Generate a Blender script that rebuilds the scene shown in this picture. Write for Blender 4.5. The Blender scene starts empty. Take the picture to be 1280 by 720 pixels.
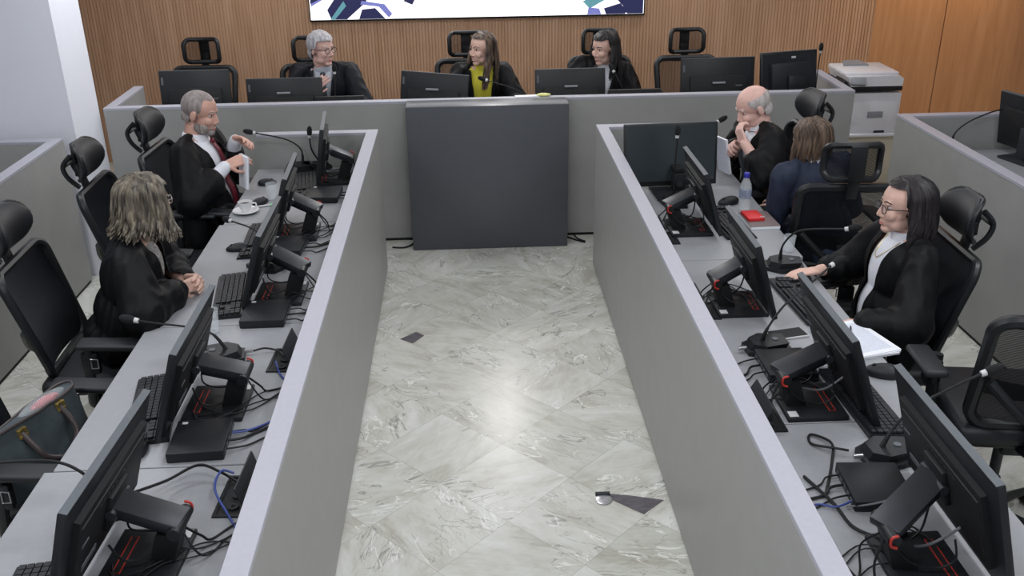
import bpy, bmesh, math, random
from mathutils import Vector, Matrix, Euler, noise
C = bpy.context.scene.collection
SC = bpy.context.scene
R = math.radians
PI = math.pi

# ------------------------------------------------------------------ camera
def look_matrix(loc, pitch, yaw, roll):
    f = Vector((math.sin(yaw)*math.cos(pitch), math.cos(yaw)*math.cos(pitch), -math.sin(pitch)))
    r = Vector((math.cos(yaw), -math.sin(yaw), 0)); u = r.cross(f)
    r2 = r*math.cos(roll)+u*math.sin(roll); u2 = u*math.cos(roll)-r*math.sin(roll)
    m = Matrix((r2, u2, -f)).transposed().to_4x4(); m.translation = loc
    return m
cam_d = bpy.data.cameras.new('camera'); cam = bpy.data.objects.new('camera', cam_d); C.objects.link(cam)
cam_d.sensor_width = 36; cam_d.lens = 36*1202.86/1280; cam_d.clip_start = .05
cam.matrix_world = look_matrix(Vector((-.1194, -6.0842, 2.4618)), R(24.405), R(2.549), R(-.787))
SC.camera = cam

# ------------------------------------------------------------------ light and exposure
SC.view_settings.view_transform = 'Standard'; SC.view_settings.look = 'None'
SC.view_settings.exposure = 0.0; SC.view_settings.gamma = 1.0; SC.view_settings.use_curve_mapping = False
w = bpy.data.worlds.new('world'); SC.world = w; w.use_nodes = True
w.node_tree.nodes['Background'].inputs[0].default_value = (.88, .93, 1, 1)
w.node_tree.nodes['Background'].inputs[1].default_value = .42
def area(name, loc, sx, sy, e, col=(1, 1, 1), rot=(0, 0, 0)):
    l = bpy.data.lights.new(name, 'AREA'); l.shape = 'RECTANGLE'; l.size = sx; l.size_y = sy; l.energy = e; l.color = col
    o = bpy.data.objects.new(name, l); C.objects.link(o); o.location = loc; o.rotation_euler = rot
    return o
CEIL = 2.70
for ix, lx in enumerate((-2.1, 0, 2.1)):
    for ly, le in ((-4.6, 21), (-2.9, 16), (-1.2, 10), (.6, 10)):
        area('ceiling_lamp', (lx, ly, CEIL-.03), .62, .62, le, (.95, .97, 1))
area('ceiling_lamp', (.16, 2.05, CEIL-.06), .22, .12, 15, (1, .98, .96), (R(-48), 0, 0))  # lamp added and tilted to give the marble floor its highlight
for lx in (-1.7, 1.6):
    area('ceiling_lamp', (lx, 1.75, CEIL-.05), .30, .16, 7, (1, .95, .9))
def spot(name, loc, tgt, e, ang, col):
    l = bpy.data.lights.new(name, 'SPOT'); l.energy = e; l.spot_size = R(ang); l.spot_blend = .8; l.color = col; l.shadow_soft_size = .05
    o = bpy.data.objects.new(name, l); C.objects.link(o); o.location = loc
    o.rotation_euler = (Vector(tgt)-Vector(loc)).to_track_quat('-Z', 'Y').to_euler()
spot('wall_spotlight', (4.1, 1.6, 2.62), (3.9, 2.3, 1.5), 85, 85, (1, .76, .50))
spot('wall_spotlight', (-1.75, -.05, 2.62), (-2.5, -.03, 1.25), 42, 75, (.93, .97, 1))  # unseen spot added to brighten the side face of the white column

# ------------------------------------------------------------------ materials
def srgb(*c):
    return tuple((x/255/12.92 if x/255 <= .04045 else ((x/255+.055)/1.055)**2.4) for x in c)+(1,)
MATS = {}
def mat(name, rgb, rough=.5, metal=0, var=.06, scale=30, bump=0, stretch=(1, 1, 1), trans=0, alpha=1, emit=0, spec=.5, sheen=0, ior=1.45):
    m = bpy.data.materials.new(name); m.use_nodes = True; nt = m.node_tree; b = nt.nodes['Principled BSDF']
    b.inputs['Roughness'].default_value = rough; b.inputs['Metallic'].default_value = metal
    b.inputs['Specular IOR Level'].default_value = spec; b.inputs['IOR'].default_value = ior
    b.inputs['Transmission Weight'].default_value = trans; b.inputs['Alpha'].default_value = alpha
    if sheen: b.inputs['Sheen Weight'].default_value = sheen
    c = srgb(*rgb)
    tc = nt.nodes.new('ShaderNodeTexCoord'); mp = nt.nodes.new('ShaderNodeMapping'); mp.inputs['Scale'].default_value = stretch
    nz = nt.nodes.new('ShaderNodeTexNoise'); nz.inputs['Scale'].default_value = scale; nz.inputs['Detail'].default_value = 4
    rp = nt.nodes.new('ShaderNodeValToRGB')
    rp.color_ramp.elements[0].position = .3; rp.color_ramp.elements[1].position = .7
    rp.color_ramp.elements[0].color = tuple(x*(1-var) for x in c[:3])+(1,)
    rp.color_ramp.elements[1].color = tuple(min(1, x*(1+var)) for x in c[:3])+(1,)
    nt.links.new(tc.outputs['Object'], mp.inputs['Vector']); nt.links.new(mp.outputs[0], nz.inputs['Vector'])
    nt.links.new(nz.outputs['Fac'], rp.inputs['Fac']); nt.links.new(rp.outputs[0], b.inputs['Base Color'])
    if bump:
        bp = nt.nodes.new('ShaderNodeBump'); bp.inputs['Strength'].default_value = bump; bp.inputs['Distance'].default_value = .003
        nt.links.new(nz.outputs['Fac'], bp.inputs['Height']); nt.links.new(bp.outputs[0], b.inputs['Normal'])
    if emit:
        nt.links.new(rp.outputs[0], b.inputs['Emission Color']); b.inputs['Emission Strength'].default_value = emit
    MATS[name] = m
    return m
mat('grey_laminate', (154, 154, 152), .45, var=.03, scale=9, spec=.4)
mat('cap_laminate', (170, 170, 180), .45, var=.03, scale=60)
mat('worktop_laminate', (150, 152, 156), .42, var=.03, scale=40)
mat('block_dark', (80, 83, 89), .34, var=.03, scale=20)
mat('plinth', (22, 22, 24), .6)
mat('white_paint', (232, 234, 243), .7, var=.015, scale=3, bump=.02)
mat('ceiling_paint', (225, 226, 228), .8, var=.02, scale=4)
mat('black_plastic', (27, 29, 32), .42, var=.08, scale=80)
mat('matte_black', (20, 21, 23), .6, var=.1, scale=90)
mat('soft_black', (28, 30, 34), .5, var=.08, scale=70)
mat('dark_steel', (52, 54, 59), .4, .3, var=.05)
mat('bezel_grey', (92, 97, 102), .45, var=.05)
mat('screen_glass', (52, 60, 63), .25, var=.12, scale=4)
mat('white_plastic', (232, 232, 236), .4, var=.02)
mat('beige_metal', (214, 205, 184), .5, var=.02)
mat('grey_plastic', (150, 152, 158), .45, var=.03)
mat('key_black', (38, 40, 44), .5, var=.06)
mat('label_white', (205, 206, 206), .6, var=.03)
mat('red_plastic', (178, 52, 44), .45, var=.06)
mat('red_cover', (214, 42, 46), .45, var=.06)
mat('blue_cable', (66, 82, 150), .45, var=.05)
mat('grey_cable', (112, 114, 118), .45, var=.05)
mat('steel', (190, 190, 192), .3, .8, var=.05)
mat('brass', (196, 172, 108), .3, .8, var=.06)
mat('foam_black', (24, 25, 27), .9, var=.3, scale=400, bump=.5)
mat('paper', (236, 238, 244), .7, var=.02, scale=40)
mat('paper_ink', (212, 216, 228), .7, var=.10, scale=160)
mat('ceramic', (232, 232, 234), .2, var=.02)
mat('coffee', (60, 38, 24), .2, var=.1)
mat('clear_glass', (236, 242, 246), .06, var=.0, alpha=.24)
mat('lens_glass', (200, 205, 210), .05, var=.0, alpha=.07)
mat('water', (235, 242, 248), .02, var=.0, trans=1, ior=1.33)
mat('cap_blue', (58, 60, 170), .4, var=.05)
mat('bottle_label', (150, 166, 192), .5, var=.5, scale=120, alpha=.8)
mat('robe_black', (10, 11, 14), .6, var=.2, scale=14, stretch=(1, 1, .25), bump=.12, spec=.28)
mat('robe_blue_black', (17, 20, 29), .6, var=.2, scale=14, stretch=(1, 1, .25), bump=.12, spec=.28)
mat('navy_cloth', (37, 45, 66), .75, var=.12, scale=30, bump=.1)
mat('jacket_dark', (40, 42, 50), .75, var=.12, scale=30, bump=.1)
mat('trouser_dark', (26, 27, 31), .8, var=.1)
mat('shirt_white', (228, 230, 238), .7, var=.03, scale=30)
mat('shirt_grey', (176, 182, 192), .7, var=.04, scale=30)
mat('shirt_yellow', (206, 198, 62), .75, var=.08, scale=60)
mat('shirt_print', (150, 148, 146), .75, var=.65, scale=90)
mat('tie_red', (104, 22, 40), .55, var=.1)
mat('tie_grey', (66, 72, 80), .55, var=.2, scale=120)
mat('leather', (66, 74, 78), .34, var=.2, scale=25, bump=.25)
mat('leather_trim', (62, 54, 54), .42, var=.15)
mat('pink_pouch', (170, 66, 72), .35, var=.35, scale=40)
mat('skin_light', (222, 182, 166), .5, var=.06, scale=18, bump=.05)
mat('skin_warm', (212, 166, 150), .5, var=.07, scale=18, bump=.05)
mat('skin_pink', (226, 184, 172), .5, var=.08, scale=14, bump=.05)
mat('lips', (188, 122, 114), .4, var=.05)
mat('teeth', (236, 232, 224), .3, var=.02)
mat('eye_white', (190, 182, 178), .5, var=.02)
mat('iris', (34, 26, 22), .4, var=.1)
def hair_mat(name, a, b, sc=60):
    m = mat(name, a, .5, var=.1, scale=sc, stretch=(1, 1, .12), bump=.3)
    e = m.node_tree.nodes['Color Ramp'].color_ramp.elements
    e[0].color = srgb(*a); e[1].color = srgb(*b); e[0].position = .38; e[1].position = .66
hair_mat('hair_silver', (150, 149, 154), (200, 198, 203))
hair_mat('hair_buzz', (128, 118, 116), (158, 148, 145))
hair_mat('beard_grey', (118, 108, 102), (176, 170, 166))
hair_mat('hair_white', (176, 168, 164), (206, 200, 198))
hair_mat('hair_streaked', (58, 52, 47), (134, 124, 108), 42)
hair_mat('hair_brown_long', (48, 38, 34), (118, 98, 82), 40)
hair_mat('hair_black', (13, 12, 13), (32, 29, 30))
hair_mat('hair_brown', (66, 52, 43), (112, 92, 76))
hair_mat('hair_dark', (16, 13, 15), (38, 31, 34))

def mesh_mat(name, rgb, opaque, freq):
    # woven upholstery: fine threads with gaps one can see through
    m = mat(name, rgb, .65, var=.08); nt = m.node_tree; b = nt.nodes['Principled BSDF']; out = nt.nodes['Material Output']
    tc = nt.nodes.new('ShaderNodeTexCoord'); wv = nt.nodes.new('ShaderNodeTexWave'); wv.bands_direction = 'Z'
    wv.inputs['Scale'].default_value = freq; wv.inputs['Distortion'].default_value = .4
    cr = nt.nodes.new('ShaderNodeMath'); cr.operation = 'GREATER_THAN'; cr.inputs[1].default_value = opaque
    tr = nt.nodes.new('ShaderNodeBsdfTransparent'); mx = nt.nodes.new('ShaderNodeMixShader')
    nt.links.new(tc.outputs['Object'], wv.inputs['Vector']); nt.links.new(wv.outputs['Fac'], cr.inputs[0])
    nt.links.new(cr.outputs[0], mx.inputs[0]); nt.links.new(b.outputs[0], mx.inputs[1]); nt.links.new(tr.outputs[0], mx.inputs[2])
    nt.links.new(mx.outputs[0], out.inputs['Surface'])
mesh_mat('mesh_sheer', (34, 32, 34), .60, 60)
mesh_mat('mesh_mid', (30, 31, 34), .82, 60)
mat('mesh_dense', (42, 45, 52), .7, var=.1, scale=220, bump=.3)

def wood_mat(name, c1, c2, c3):
    m = mat(name, c2, .5, spec=.35); nt = m.node_tree; b = nt.nodes['Principled BSDF']
    mp = nt.nodes['Mapping']; mp.inputs['Scale'].default_value = (14, 14, .9)
    nz = nt.nodes['Noise Texture']; nz.inputs['Scale'].default_value = 1.6; nz.inputs['Detail'].default_value = 8; nz.inputs['Distortion'].default_value = .6
    cr = nt.nodes['Color Ramp'].color_ramp; cr.elements[0].color = srgb(*c1); cr.elements[1].color = srgb(*c3)
    e = cr.elements.new(.5); e.color = srgb(*c2)
wood_mat('wood_slat', (184, 146, 116), (194, 156, 126), (203, 166, 137))
wood_mat('wood_panel', (182, 132, 92), (192, 142, 100), (202, 152, 110))

def marble():
    m = bpy.data.materials.new('marble'); m.use_nodes = True; nt = m.node_tree; N = nt.nodes; L = nt.links; b = N['Principled BSDF']
    def math_(op, a, bb=None, c=None):
        n = N.new('ShaderNodeMath'); n.operation = op
        for i, v in enumerate((a, bb, c)):
            if v is None: continue
            if isinstance(v, (int, float)): n.inputs[i].default_value = v
            else: L.new(v, n.inputs[i])
        return n.outputs[0]
    tc = N.new('ShaderNodeTexCoord'); sp = N.new('ShaderNodeSeparateXYZ'); L.new(tc.outputs['Object'], sp.inputs[0])
    S = .394; k = 1/(S*math.sqrt(2))
    u = math_('ADD', math_('MULTIPLY', math_('ADD', sp.outputs[0], sp.outputs[1]), k), .29+40)
    v = math_('ADD', math_('MULTIPLY', math_('SUBTRACT', sp.outputs[1], sp.outputs[0]), k), .26+40)
    fu, fv = math_('FLOOR', u), math_('FLOOR', v)
    cb = N.new('ShaderNodeCombineXYZ'); L.new(fu, cb.inputs[0]); L.new(fv, cb.inputs[1])
    wn = N.new('ShaderNodeTexWhiteNoise'); wn.noise_dimensions = '2D'; L.new(cb.outputs[0], wn.inputs['Vector'])
    # every tile takes its own piece of stone: shifted and turned
    sc = N.new('ShaderNodeVectorMath'); sc.operation = 'SCALE'; sc.inputs['Scale'].default_value = 23; L.new(wn.outputs['Color'], sc.inputs[0])
    vr = N.new('ShaderNodeVectorRotate'); vr.rotation_type = 'Z_AXIS'; L.new(tc.outputs['Object'], vr.inputs['Vector']); L.new(math_('MULTIPLY', wn.outputs['Value'], 6.28), vr.inputs['Angle'])
    ad = N.new('ShaderNodeVectorMath'); L.new(vr.outputs[0], ad.inputs[0]); L.new(sc.outputs[0], ad.inputs[1])
    st = N.new('ShaderNodeMapping'); st.inputs['Scale'].default_value = (1, 2.6, 1); L.new(ad.outputs[0], st.inputs['Vector'])
    def nz(scale, det, dist, vec):
        n = N.new('ShaderNodeTexNoise'); n.inputs['Scale'].default_value = scale; n.inputs['Detail'].default_value = det; n.inputs['Distortion'].default_value = dist
        L.new(vec, n.inputs['Vector']); return n.outputs['Fac']
    base = nz(2.2, 9, 1.2, st.outputs[0]); fine = nz(16, 8, .8, st.outputs[0])
    r1 = N.new('ShaderNodeValToRGB'); L.new(math_('ADD', math_('MULTIPLY', base, .7), math_('MULTIPLY', fine, .3)), r1.inputs['Fac'])
    e = r1.color_ramp.elements; e[0].position = .33; e[0].color = srgb(182, 179, 170); e[1].position = .68; e[1].color = srgb(224, 225, 222)
    x = r1.color_ramp.elements.new(.48); x.color = srgb(206, 206, 199)
    tint = N.new('ShaderNodeMix'); tint.data_type = 'RGBA'; tint.blend_type = 'MULTIPLY'; tint.inputs[0].default_value = 1
    r2 = N.new('ShaderNodeValToRGB'); L.new(wn.outputs['Value'], r2.inputs['Fac'])
    e = r2.color_ramp.elements; e[0].color = (.86, .86, .83, 1); e[1].color = (1, .99, .98, 1)
    L.new(r1.outputs[0], tint.inputs[6]); L.new(r2.outputs[0], tint.inputs[7])
    def vein(scale, dist, width, col, prev, amt):
        n = nz(scale, 5, dist, st.outputs[0]); d = math_('ABSOLUTE', math_('SUBTRACT', n, .5))
        mr = N.new('ShaderNodeMapRange'); mr.inputs['From Min'].default_value = 0; mr.inputs['From Max'].default_value = width; mr.inputs['To Min'].default_value = amt; mr.inputs['To Max'].default_value = 0
        L.new(d, mr.inputs['Value'])
        gate = math_('MULTIPLY', mr.outputs[0], math_('GREATER_THAN', nz(3.1, 2, 0, ad.outputs[0]), .5))
        mx = N.new('ShaderNodeMix'); mx.data_type = 'RGBA'; L.new(gate, mx.inputs[0]); L.new(prev, mx.inputs[6]); mx.inputs[7].default_value = col
        return mx.outputs[2]
    c = vein(1.7, 1.6, .012, srgb(112, 110, 104), tint.outputs[2], .65)
    c = vein(2.6, .9, .010, srgb(240, 240, 236), c, .8)
    c = vein(5.5, 1.2, .010, srgb(128, 124, 116), c, .5)
    fr = math_('MINIMUM', math_('PINGPONG', u, .5), math_('PINGPONG', v, .5))
    j = math_('LESS_THAN', fr, .0035)
    mx = N.new('ShaderNodeMix'); mx.data_type = 'RGBA'; L.new(math_('MULTIPLY', j, .5), mx.inputs[0]); L.new(c, mx.inputs[6]); mx.inputs[7].default_value = srgb(140, 138, 130)
    L.new(mx.outputs[2], b.inputs['Base Color']); b.inputs['Roughness'].default_value = .27; b.inputs['Specular IOR Level'].default_value = .45
    MATS['marble'] = m
marble()
mat('marble_dark', (92, 88, 94), .3, var=.25, scale=18, stretch=(1, 3, 1))
def picture_mat(name, rgb, e): mat(name, rgb, .4, var=.02, emit=e)
picture_mat('screen_white', (250, 250, 252), 1.25)
picture_mat('screen_dark', (44, 46, 84), .5)
picture_mat('screen_mid', (120, 124, 190), .6)
picture_mat('screen_teal', (96, 150, 160), .6)

# ------------------------------------------------------------------ mesh helpers
def catmull(pts, n=6):
    P = [Vector(p) for p in pts]
    if len(P) < 3: return P
    out = []
    for i in range(len(P)-1):
        p0 = P[max(i-1, 0)]; p1 = P[i]; p2 = P[i+1]; p3 = P[min(i+2, len(P)-1)]
        for k in range(n):
            t = k/n
            out.append(.5*((2*p1)+(p2-p0)*t+(2*p0-5*p1+4*p2-p3)*t*t+(3*p1-p0-3*p2+p3)*t**3))
    out.append(P[-1]); return out
class MB:
    def __init__(s): s.bm = bmesh.new()
    def _add(s, tmp, M=None):
        if M is not None: bmesh.ops.transform(tmp, matrix=M, verts=tmp.verts)
        me = bpy.data.meshes.new('t'); tmp.to_mesh(me); tmp.free(); s.bm.from_mesh(me); bpy.data.meshes.remove(me); return s
    def box(s, c, d, rot=None, bev=0, seg=2, M=None):
        t = bmesh.new(); bmesh.ops.create_cube(t, size=1)
        bmesh.ops.scale(t, vec=d, verts=t.verts)
        if bev: bmesh.ops.bevel(t, geom=t.edges[:], offset=bev, segments=seg, affect='EDGES', profile=.5)
        X = Matrix.Translation(c) @ (Euler(rot).to_matrix().to_4x4() if rot else Matrix())
        return s._add(t, (M @ X) if M is not None else X)
    def ell(s, c, r, rot=None, sub=3, M=None):
        t = bmesh.new(); bmesh.ops.create_icosphere(t, subdivisions=sub, radius=1)
        X = Matrix.Translation(c) @ (Euler(rot).to_matrix().to_4x4() if rot else Matrix()) @ Matrix.Diagonal((*r, 1))
        return s._add(t, (M @ X) if M is not None else X)
    def cap(s, a, b, ra, rb, sub=2, M=None):
        a = Vector(a); b = Vector(b)
        if M is not None: a = M @ a; b = M @ b
        s.ell(a, (ra,)*3, sub=sub); s.ell(b, (rb,)*3, sub=sub)
        d = b-a
        if d.length > 1e-5:
            t = bmesh.new(); bmesh.ops.create_cone(t, segments=14, radius1=ra, radius2=rb, depth=d.length, cap_ends=True)
            s._add(t, Matrix.Translation((a+b)/2) @ d.to_track_quat('Z', 'Y').to_matrix().to_4x4())
        return s
    def tube(s, pts, r, seg=8, closed=False, flat=1.0, up=None):
        P = [Vector(p) for p in pts]; n = len(P); rs = r if isinstance(r, (list, tuple)) else [r]*n
        nrm = None; rings = []
        for i, p in enumerate(P):
            if closed: t = (P[(i+1) % n]-P[i-1]).normalized()
            else: t = (P[min(i+1, n-1)]-P[max(i-1, 0)]).normalized()
            if up is not None: nrm = Vector(up)-t*Vector(up).dot(t)
            elif nrm is None:
                nrm = t.orthogonal()
            else: nrm = nrm-t*nrm.dot(t)
            nrm = nrm.normalized(); bn = t.cross(nrm)
            rings.append([s.bm.verts.new(p+(nrm*math.cos(2*PI*k/seg)*flat+bn*math.sin(2*PI*k/seg))*rs[i]) for k in range(seg)])
        for i in range(n if closed else n-1):
            A = rings[i]; B = rings[(i+1) % n]
            for k in range(seg): s.bm.faces.new((A[k], A[(k+1) % seg], B[(k+1) % seg], B[k]))
        if not closed: s.bm.faces.new(rings[0][::-1]); s.bm.faces.new(rings[-1])
        return s
    def lathe(s, prof, c=(0, 0, 0), seg=24, M=None):
        M = M or Matrix.Translation(c); rings = []
        for r, z in prof:
            if r < 1e-6: rings.append([s.bm.verts.new(M @ Vector((0, 0, z)))])
            else: rings.append([s.bm.verts.new(M @ Vector((r*math.cos(2*PI*k/seg), r*math.sin(2*PI*k/seg), z))) for k in range(seg)])
        for A, B in zip(rings, rings[1:]):
            for k in range(seg):
                q = [A[k % len(A)], A[(k+1) % len(A)], B[(k+1) % len(B)], B[k % len(B)]]
                f = []
                [f.append(x) for x in q if x not in f]
                if len(f) > 2: s.bm.faces.new(f)
        return s
    def prism(s, pts, vec, M=None):
        vec = Vector(vec); A = [Vector(p) for p in pts]; B = [p+vec for p in A]
        if M is not None: A = [M @ p for p in A]; B = [M @ p for p in B]
        a = [s.bm.verts.new(p) for p in A]; b = [s.bm.verts.new(p) for p in B]; n = len(a)
        s.bm.faces.new(a[::-1]); s.bm.faces.new(b)
        for i in range(n): s.bm.faces.new((a[i], a[(i+1) % n], b[(i+1) % n], b[i]))
        return s
    def grid(s, fn, nu, nv, thick=0, closed=False):
        V = [[s.bm.verts.new(fn(i/(nu-1), j/(nv-1))) for j in range(nv)] for i in range(nu)]
        F = []
        for i in range(nu-1):
            for j in range(nv-1): F.append(s.bm.faces.new((V[i][j], V[i+1][j], V[i+1][j+1], V[i][j+1])))
        if thick:
            bmesh.ops.solidify(s.bm, geom=F, thickness=thick)
        return s
def finish(name, me, m, parent=None, smooth=True, angle=42):
    if smooth:
        me.shade_smooth()
        try: me.set_sharp_from_angle(angle=R(angle))
        except Exception: pass
    me.materials.clear(); me.materials.append(MATS[m] if isinstance(m, str) else m)
    o = bpy.data.objects.new(name, me); C.objects.link(o)
    if parent is not None: o.parent = parent
    return o
def obj(name, mb, m, parent=None, smooth=True, angle=42):
    bmesh.ops.recalc_face_normals(mb.bm, faces=mb.bm.faces[:])
    me = bpy.data.meshes.new(name); mb.bm.to_mesh(me); mb.bm.free()
    return finish(name, me, m, parent, smooth, angle)
def B(c, d, rot=None, bev=0, seg=2): return MB().box(c, d, rot, bev, seg)
def tag(o, label, cat, group=None):
    o['label'] = label; o['category'] = cat
    if group: o['group'] = group
    elif 'group' in o: del o['group']
    return o
def thing(name, label, cat, loc=(0, 0, 0), rz=0, group=None):
    o = bpy.data.objects.new(name, None); C.objects.link(o); o.location = loc; o.rotation_euler = (0, 0, rz); o.empty_display_size = .1
    return tag(o, label, cat, group)
def struct(name, mb, m, smooth=False):
    o = obj(name, mb, m, None, smooth); o['kind'] = 'structure'; return o
def dup(root, loc, rz, label, group=None):
    def cp(o, par):
        c = o.copy(); C.objects.link(c)
        if par is not None: c.parent = par
        for ch in list(o.children): cp(ch, c)
        return c
    r = cp(root, None); r.location = loc; r.rotation_euler = (0, 0, rz); r['label'] = label
    if group: r['group'] = group
    return r
def frame(loc, rz): return Matrix.Translation(loc) @ Matrix.Rotation(rz, 4, 'Z')

# ------------------------------------------------------------------ the room
YW = 2.30; DZ = .727
struct('floor', MB().box((0, -2, -.05), (11, 9.6, .1)), 'marble')
fi = MB()                                                   # dark corners in two of the marble tiles
fi.prism([(.37, -2.775, .0004), (.546, -2.931, .0004), (.645, -2.842, .0004), (.50, -2.80, .0004)], (0, 0, .0006))
fi.prism([(-.534, -1.303, .0004), (-.448, -1.221, .0004), (-.40, -1.27, .0004), (-.46, -1.36, .0004)], (0, 0, .0006))
struct('trim_1', fi, 'marble_dark')
struct('ceiling', MB().box((0, -2, CEIL+.05), (11, 9.6, .1)), 'ceiling_paint')
slat = MB(); x = -4.5; prof = []
while x < 3.42:                                             # vertical ribs of the timber lining
    prof += [(x, 0), (x, -.006), (x+.019, -.006), (x+.019, 0)]; x += .027
prof = [(px, YW+py, 0) for px, py in prof]
slat.prism([(-4.5, YW+.05, 0)]+prof+[(3.42, YW+.05, 0)], (0, 0, CEIL))
struct('wall_back', slat, 'wood_slat')
struct('trim_2', MB().box((3.73, YW+.02, CEIL/2), (.62, .06, CEIL)).box((4.78, YW+.025, CEIL/2), (1.46, .06, CEIL)), 'wood_panel')
struct('wall_left', MB().box((-3.6, -.03, CEIL/2), (2.2, .44, CEIL)), 'white_paint')
struct('wall_far_left', MB().box((-4.6, -2, CEIL/2), (.1, 9.6, CEIL)), 'white_paint')
struct('wall_right', MB().box((5.4, -2, CEIL/2), (.1, 9.6, CEIL)), 'white_paint')
struct('wall_front', MB().box((0, -6.85, CEIL/2), (11, .1, CEIL)), 'white_paint')

# ------------------------------------------------------------------ partitions, bench, desks
def wall_run(mb_p, mb_c, mb_b, a, b, t, h, side=1):
    """panel, cap and plinth of a run from a to b; thickness t grows to the left of a->b when side=1"""
    a = Vector((*a, 0)); b = Vector((*b, 0)); d = (b-a); L = d.length; d.normalize(); n = Vector((-d.y, d.x, 0))*side
    M = Matrix.Translation((a+b)/2+n*t/2) @ Matrix.Rotation(math.atan2(d.y, d.x), 4, 'Z')
    mb_p.box((0, 0, (h-.018+.022)/2), (L, t-.002, h-.018-.022), M=M)
    mb_c.box((0, 0, h-.009), (L+.001, t, .018), M=M, bev=.0015, seg=1)
    mb_b.box((0, 0, .011), (L-.004, t-.02, .022), M=M)
def partition(label, runs, t, h, cat='partition'):
    p = thing('partition', label, cat, (runs[0][0][0], runs[0][0][1], 0))
    A, Bm, Cm = MB(), MB(), MB()
    for a, b, s in runs: wall_run(A, Bm, Cm, a, b, t, h, s)
    off = Matrix.Translation((-runs[0][0][0], -runs[0][0][1], 0))
    for nm, mb, m in (('panel', A, 'grey_laminate'), ('cap', Bm, 'cap_laminate'), ('plinth', Cm, 'plinth')):
        bmesh.ops.transform(mb.bm, matrix=off, verts=mb.bm.verts); obj(nm, mb, m, p, False)
    return p
T = .0683; H = .937
partition('long grey L-shaped partition along the left of the marble aisle, pale cap', [((-.663, -4.95), (-.663, -.335), 1), ((-.663-T, -.335), (-1.385, -.335), 1)], T, H)
partition('long grey L-shaped partition along the right of the marble aisle, pale cap', [((.663, -.352), (.663, -4.95), 1), ((.663+T, -.352-T), (1.40, -.352-T), 1)], T, H)
partition('grey low divider by the white column behind the left-hand chairs', [((-2.60, -4.95), (-2.535, -.355), 1), ((-2.60, -.355), (-4.3, -.355), 1)], T, H)
partition('grey low divider behind the right-hand chairs, screening the side desk', [((2.565, -.277), (2.655, -4.95), 1), ((2.63, -.277-T), (4.9, -.277-T), 1)], T, H)
bench = thing('judges_bench', 'wide grey judges bench across the back with pale cap', 'bench', (0, .227, 0))
A, Bm, Cm = MB(), MB(), MB(); HB = .979
wall_run(A, Bm, Cm, (-2.475, .194), (2.475, .194), .066, HB, 1)
wall_run(A, Bm, Cm, (-2.475, .85), (-2.475, .26), .066, HB, 1)
wall_run(A, Bm, Cm, (2.475, .26), (2.475, .87), .066, HB, 1)
off = Matrix.Translation((0, -.227, 0))
for nm, mb, m in (('panel', A, 'grey_laminate'), ('cap', Bm, 'cap_laminate'), ('plinth', Cm, 'plinth')):
    bmesh.ops.transform(mb.bm, matrix=off, verts=mb.bm.verts); obj(nm, mb, m, bench, False)
obj('worktop', B((0, .333, DZ-.0125), (4.81, .598, .025)), 'worktop_laminate', bench, False)
bl = thing('front_block', 'dark slate-grey block standing against the middle of the judges bench', 'block', (.01, .096, 0))
obj('front_panel', B((0, 0, .492), (1.048, .192, .984), bev=.006), 'block_dark', bl)
def desk(label, y0, y1, xo, side):
    xi = .735; L = y1-y0
    d = thing('desk', label, 'desk', (side*(xi+xo)/2, (y0+y1)/2, 0)); wd = xo-xi
    obj('worktop', B((0, 0, DZ-.0125), (wd, L-.003, .025), bev=.002, seg=1), 'worktop_laminate', d, False)
    for s in (-1, 1):
        obj('leg_panel', B((-side*.06, s*(L/2-.03), (DZ-.025)/2), (wd-.14, .022, DZ-.025)), 'grey_laminate', d, False)
    obj('modesty_panel', B((-side*(wd/2-.02), 0, .42), (.018, L-.09, .56)), 'grey_laminate', d, False)
    return d
desk('grey desk section nearest the bench on the left, under the coffee cup', -1.36, -.407, 1.395, -1)
desk('grey desk section in front of the curly-haired woman on the left', -2.54, -1.363, 1.415, -1)
desk('grey desk section on the left under the third screen from the bench end', -3.53, -2.543, 1.44, -1)
desk('grey desk section on the left nearest the camera, beside the handbag', -4.9, -3.533, 1.465, -1)
desk('grey desk on the right under the water bottle and red notebook', -2.02, -.424, 1.42, 1)
desk('grey desk on the right beside the woman in glasses', -3.42, -2.023, 1.40, 1)
desk('grey desk on the right nearest the camera', -4.9, -3.423, 1.40, 1)
sd = thing('desk', 'grey side desk behind the right-hand divider at the frame edge', 'desk', (3.1, -1.2, 0))
obj('worktop', B((0, 0, DZ-.0125), (.74, 1.6, .025)), 'worktop_laminate', sd, False)
for s in (-1, 1): obj('leg_panel', B((0, s*.76, (DZ-.025)/2), (.6, .022, DZ-.025)), 'grey_laminate', sd, False)

# ------------------------------------------------------------------ video wall
vw = thing('video_wall', 'wide bright video wall above the judges bench', 'screen', (0, YW-.04, 1.185))
SX0, SX1 = -1.402, 1.402; PW = (SX1-SX0)/3
obj('housing', B((0, .018, .53), (SX1-SX0+.02, .035, 1.07), bev=.004), 'matte_black', vw)
for r in range(2):
    for k in range(3):
        obj('display_panel', B((SX0+PW*(k+.5), -.004, .272+.527*r), (PW-.004, .012, .523)), 'screen_white', vw, False)
def pic(pts, m, dy): obj('picture_area', MB().prism([(px, -.0102-dy, pz) for px, pz in pts], (0, -.0004, 0)), m, vw, False)
pic([(-1.39, .02), (-1.39, .12), (-1.22, .21), (-1.20, .26), (-1.39, .26)], 'screen_mid', 0)
pic([(-1.395, .14), (-1.39, .22), (-1.28, .26), (-1.27, .20)], 'screen_dark', .0006)
pic([(-1.23, .012), (-1.26, .09), (-1.13, .26), (-.92, .26), (-.93, .15), (-1.10, .012)], 'screen_dark', .0012)
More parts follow.
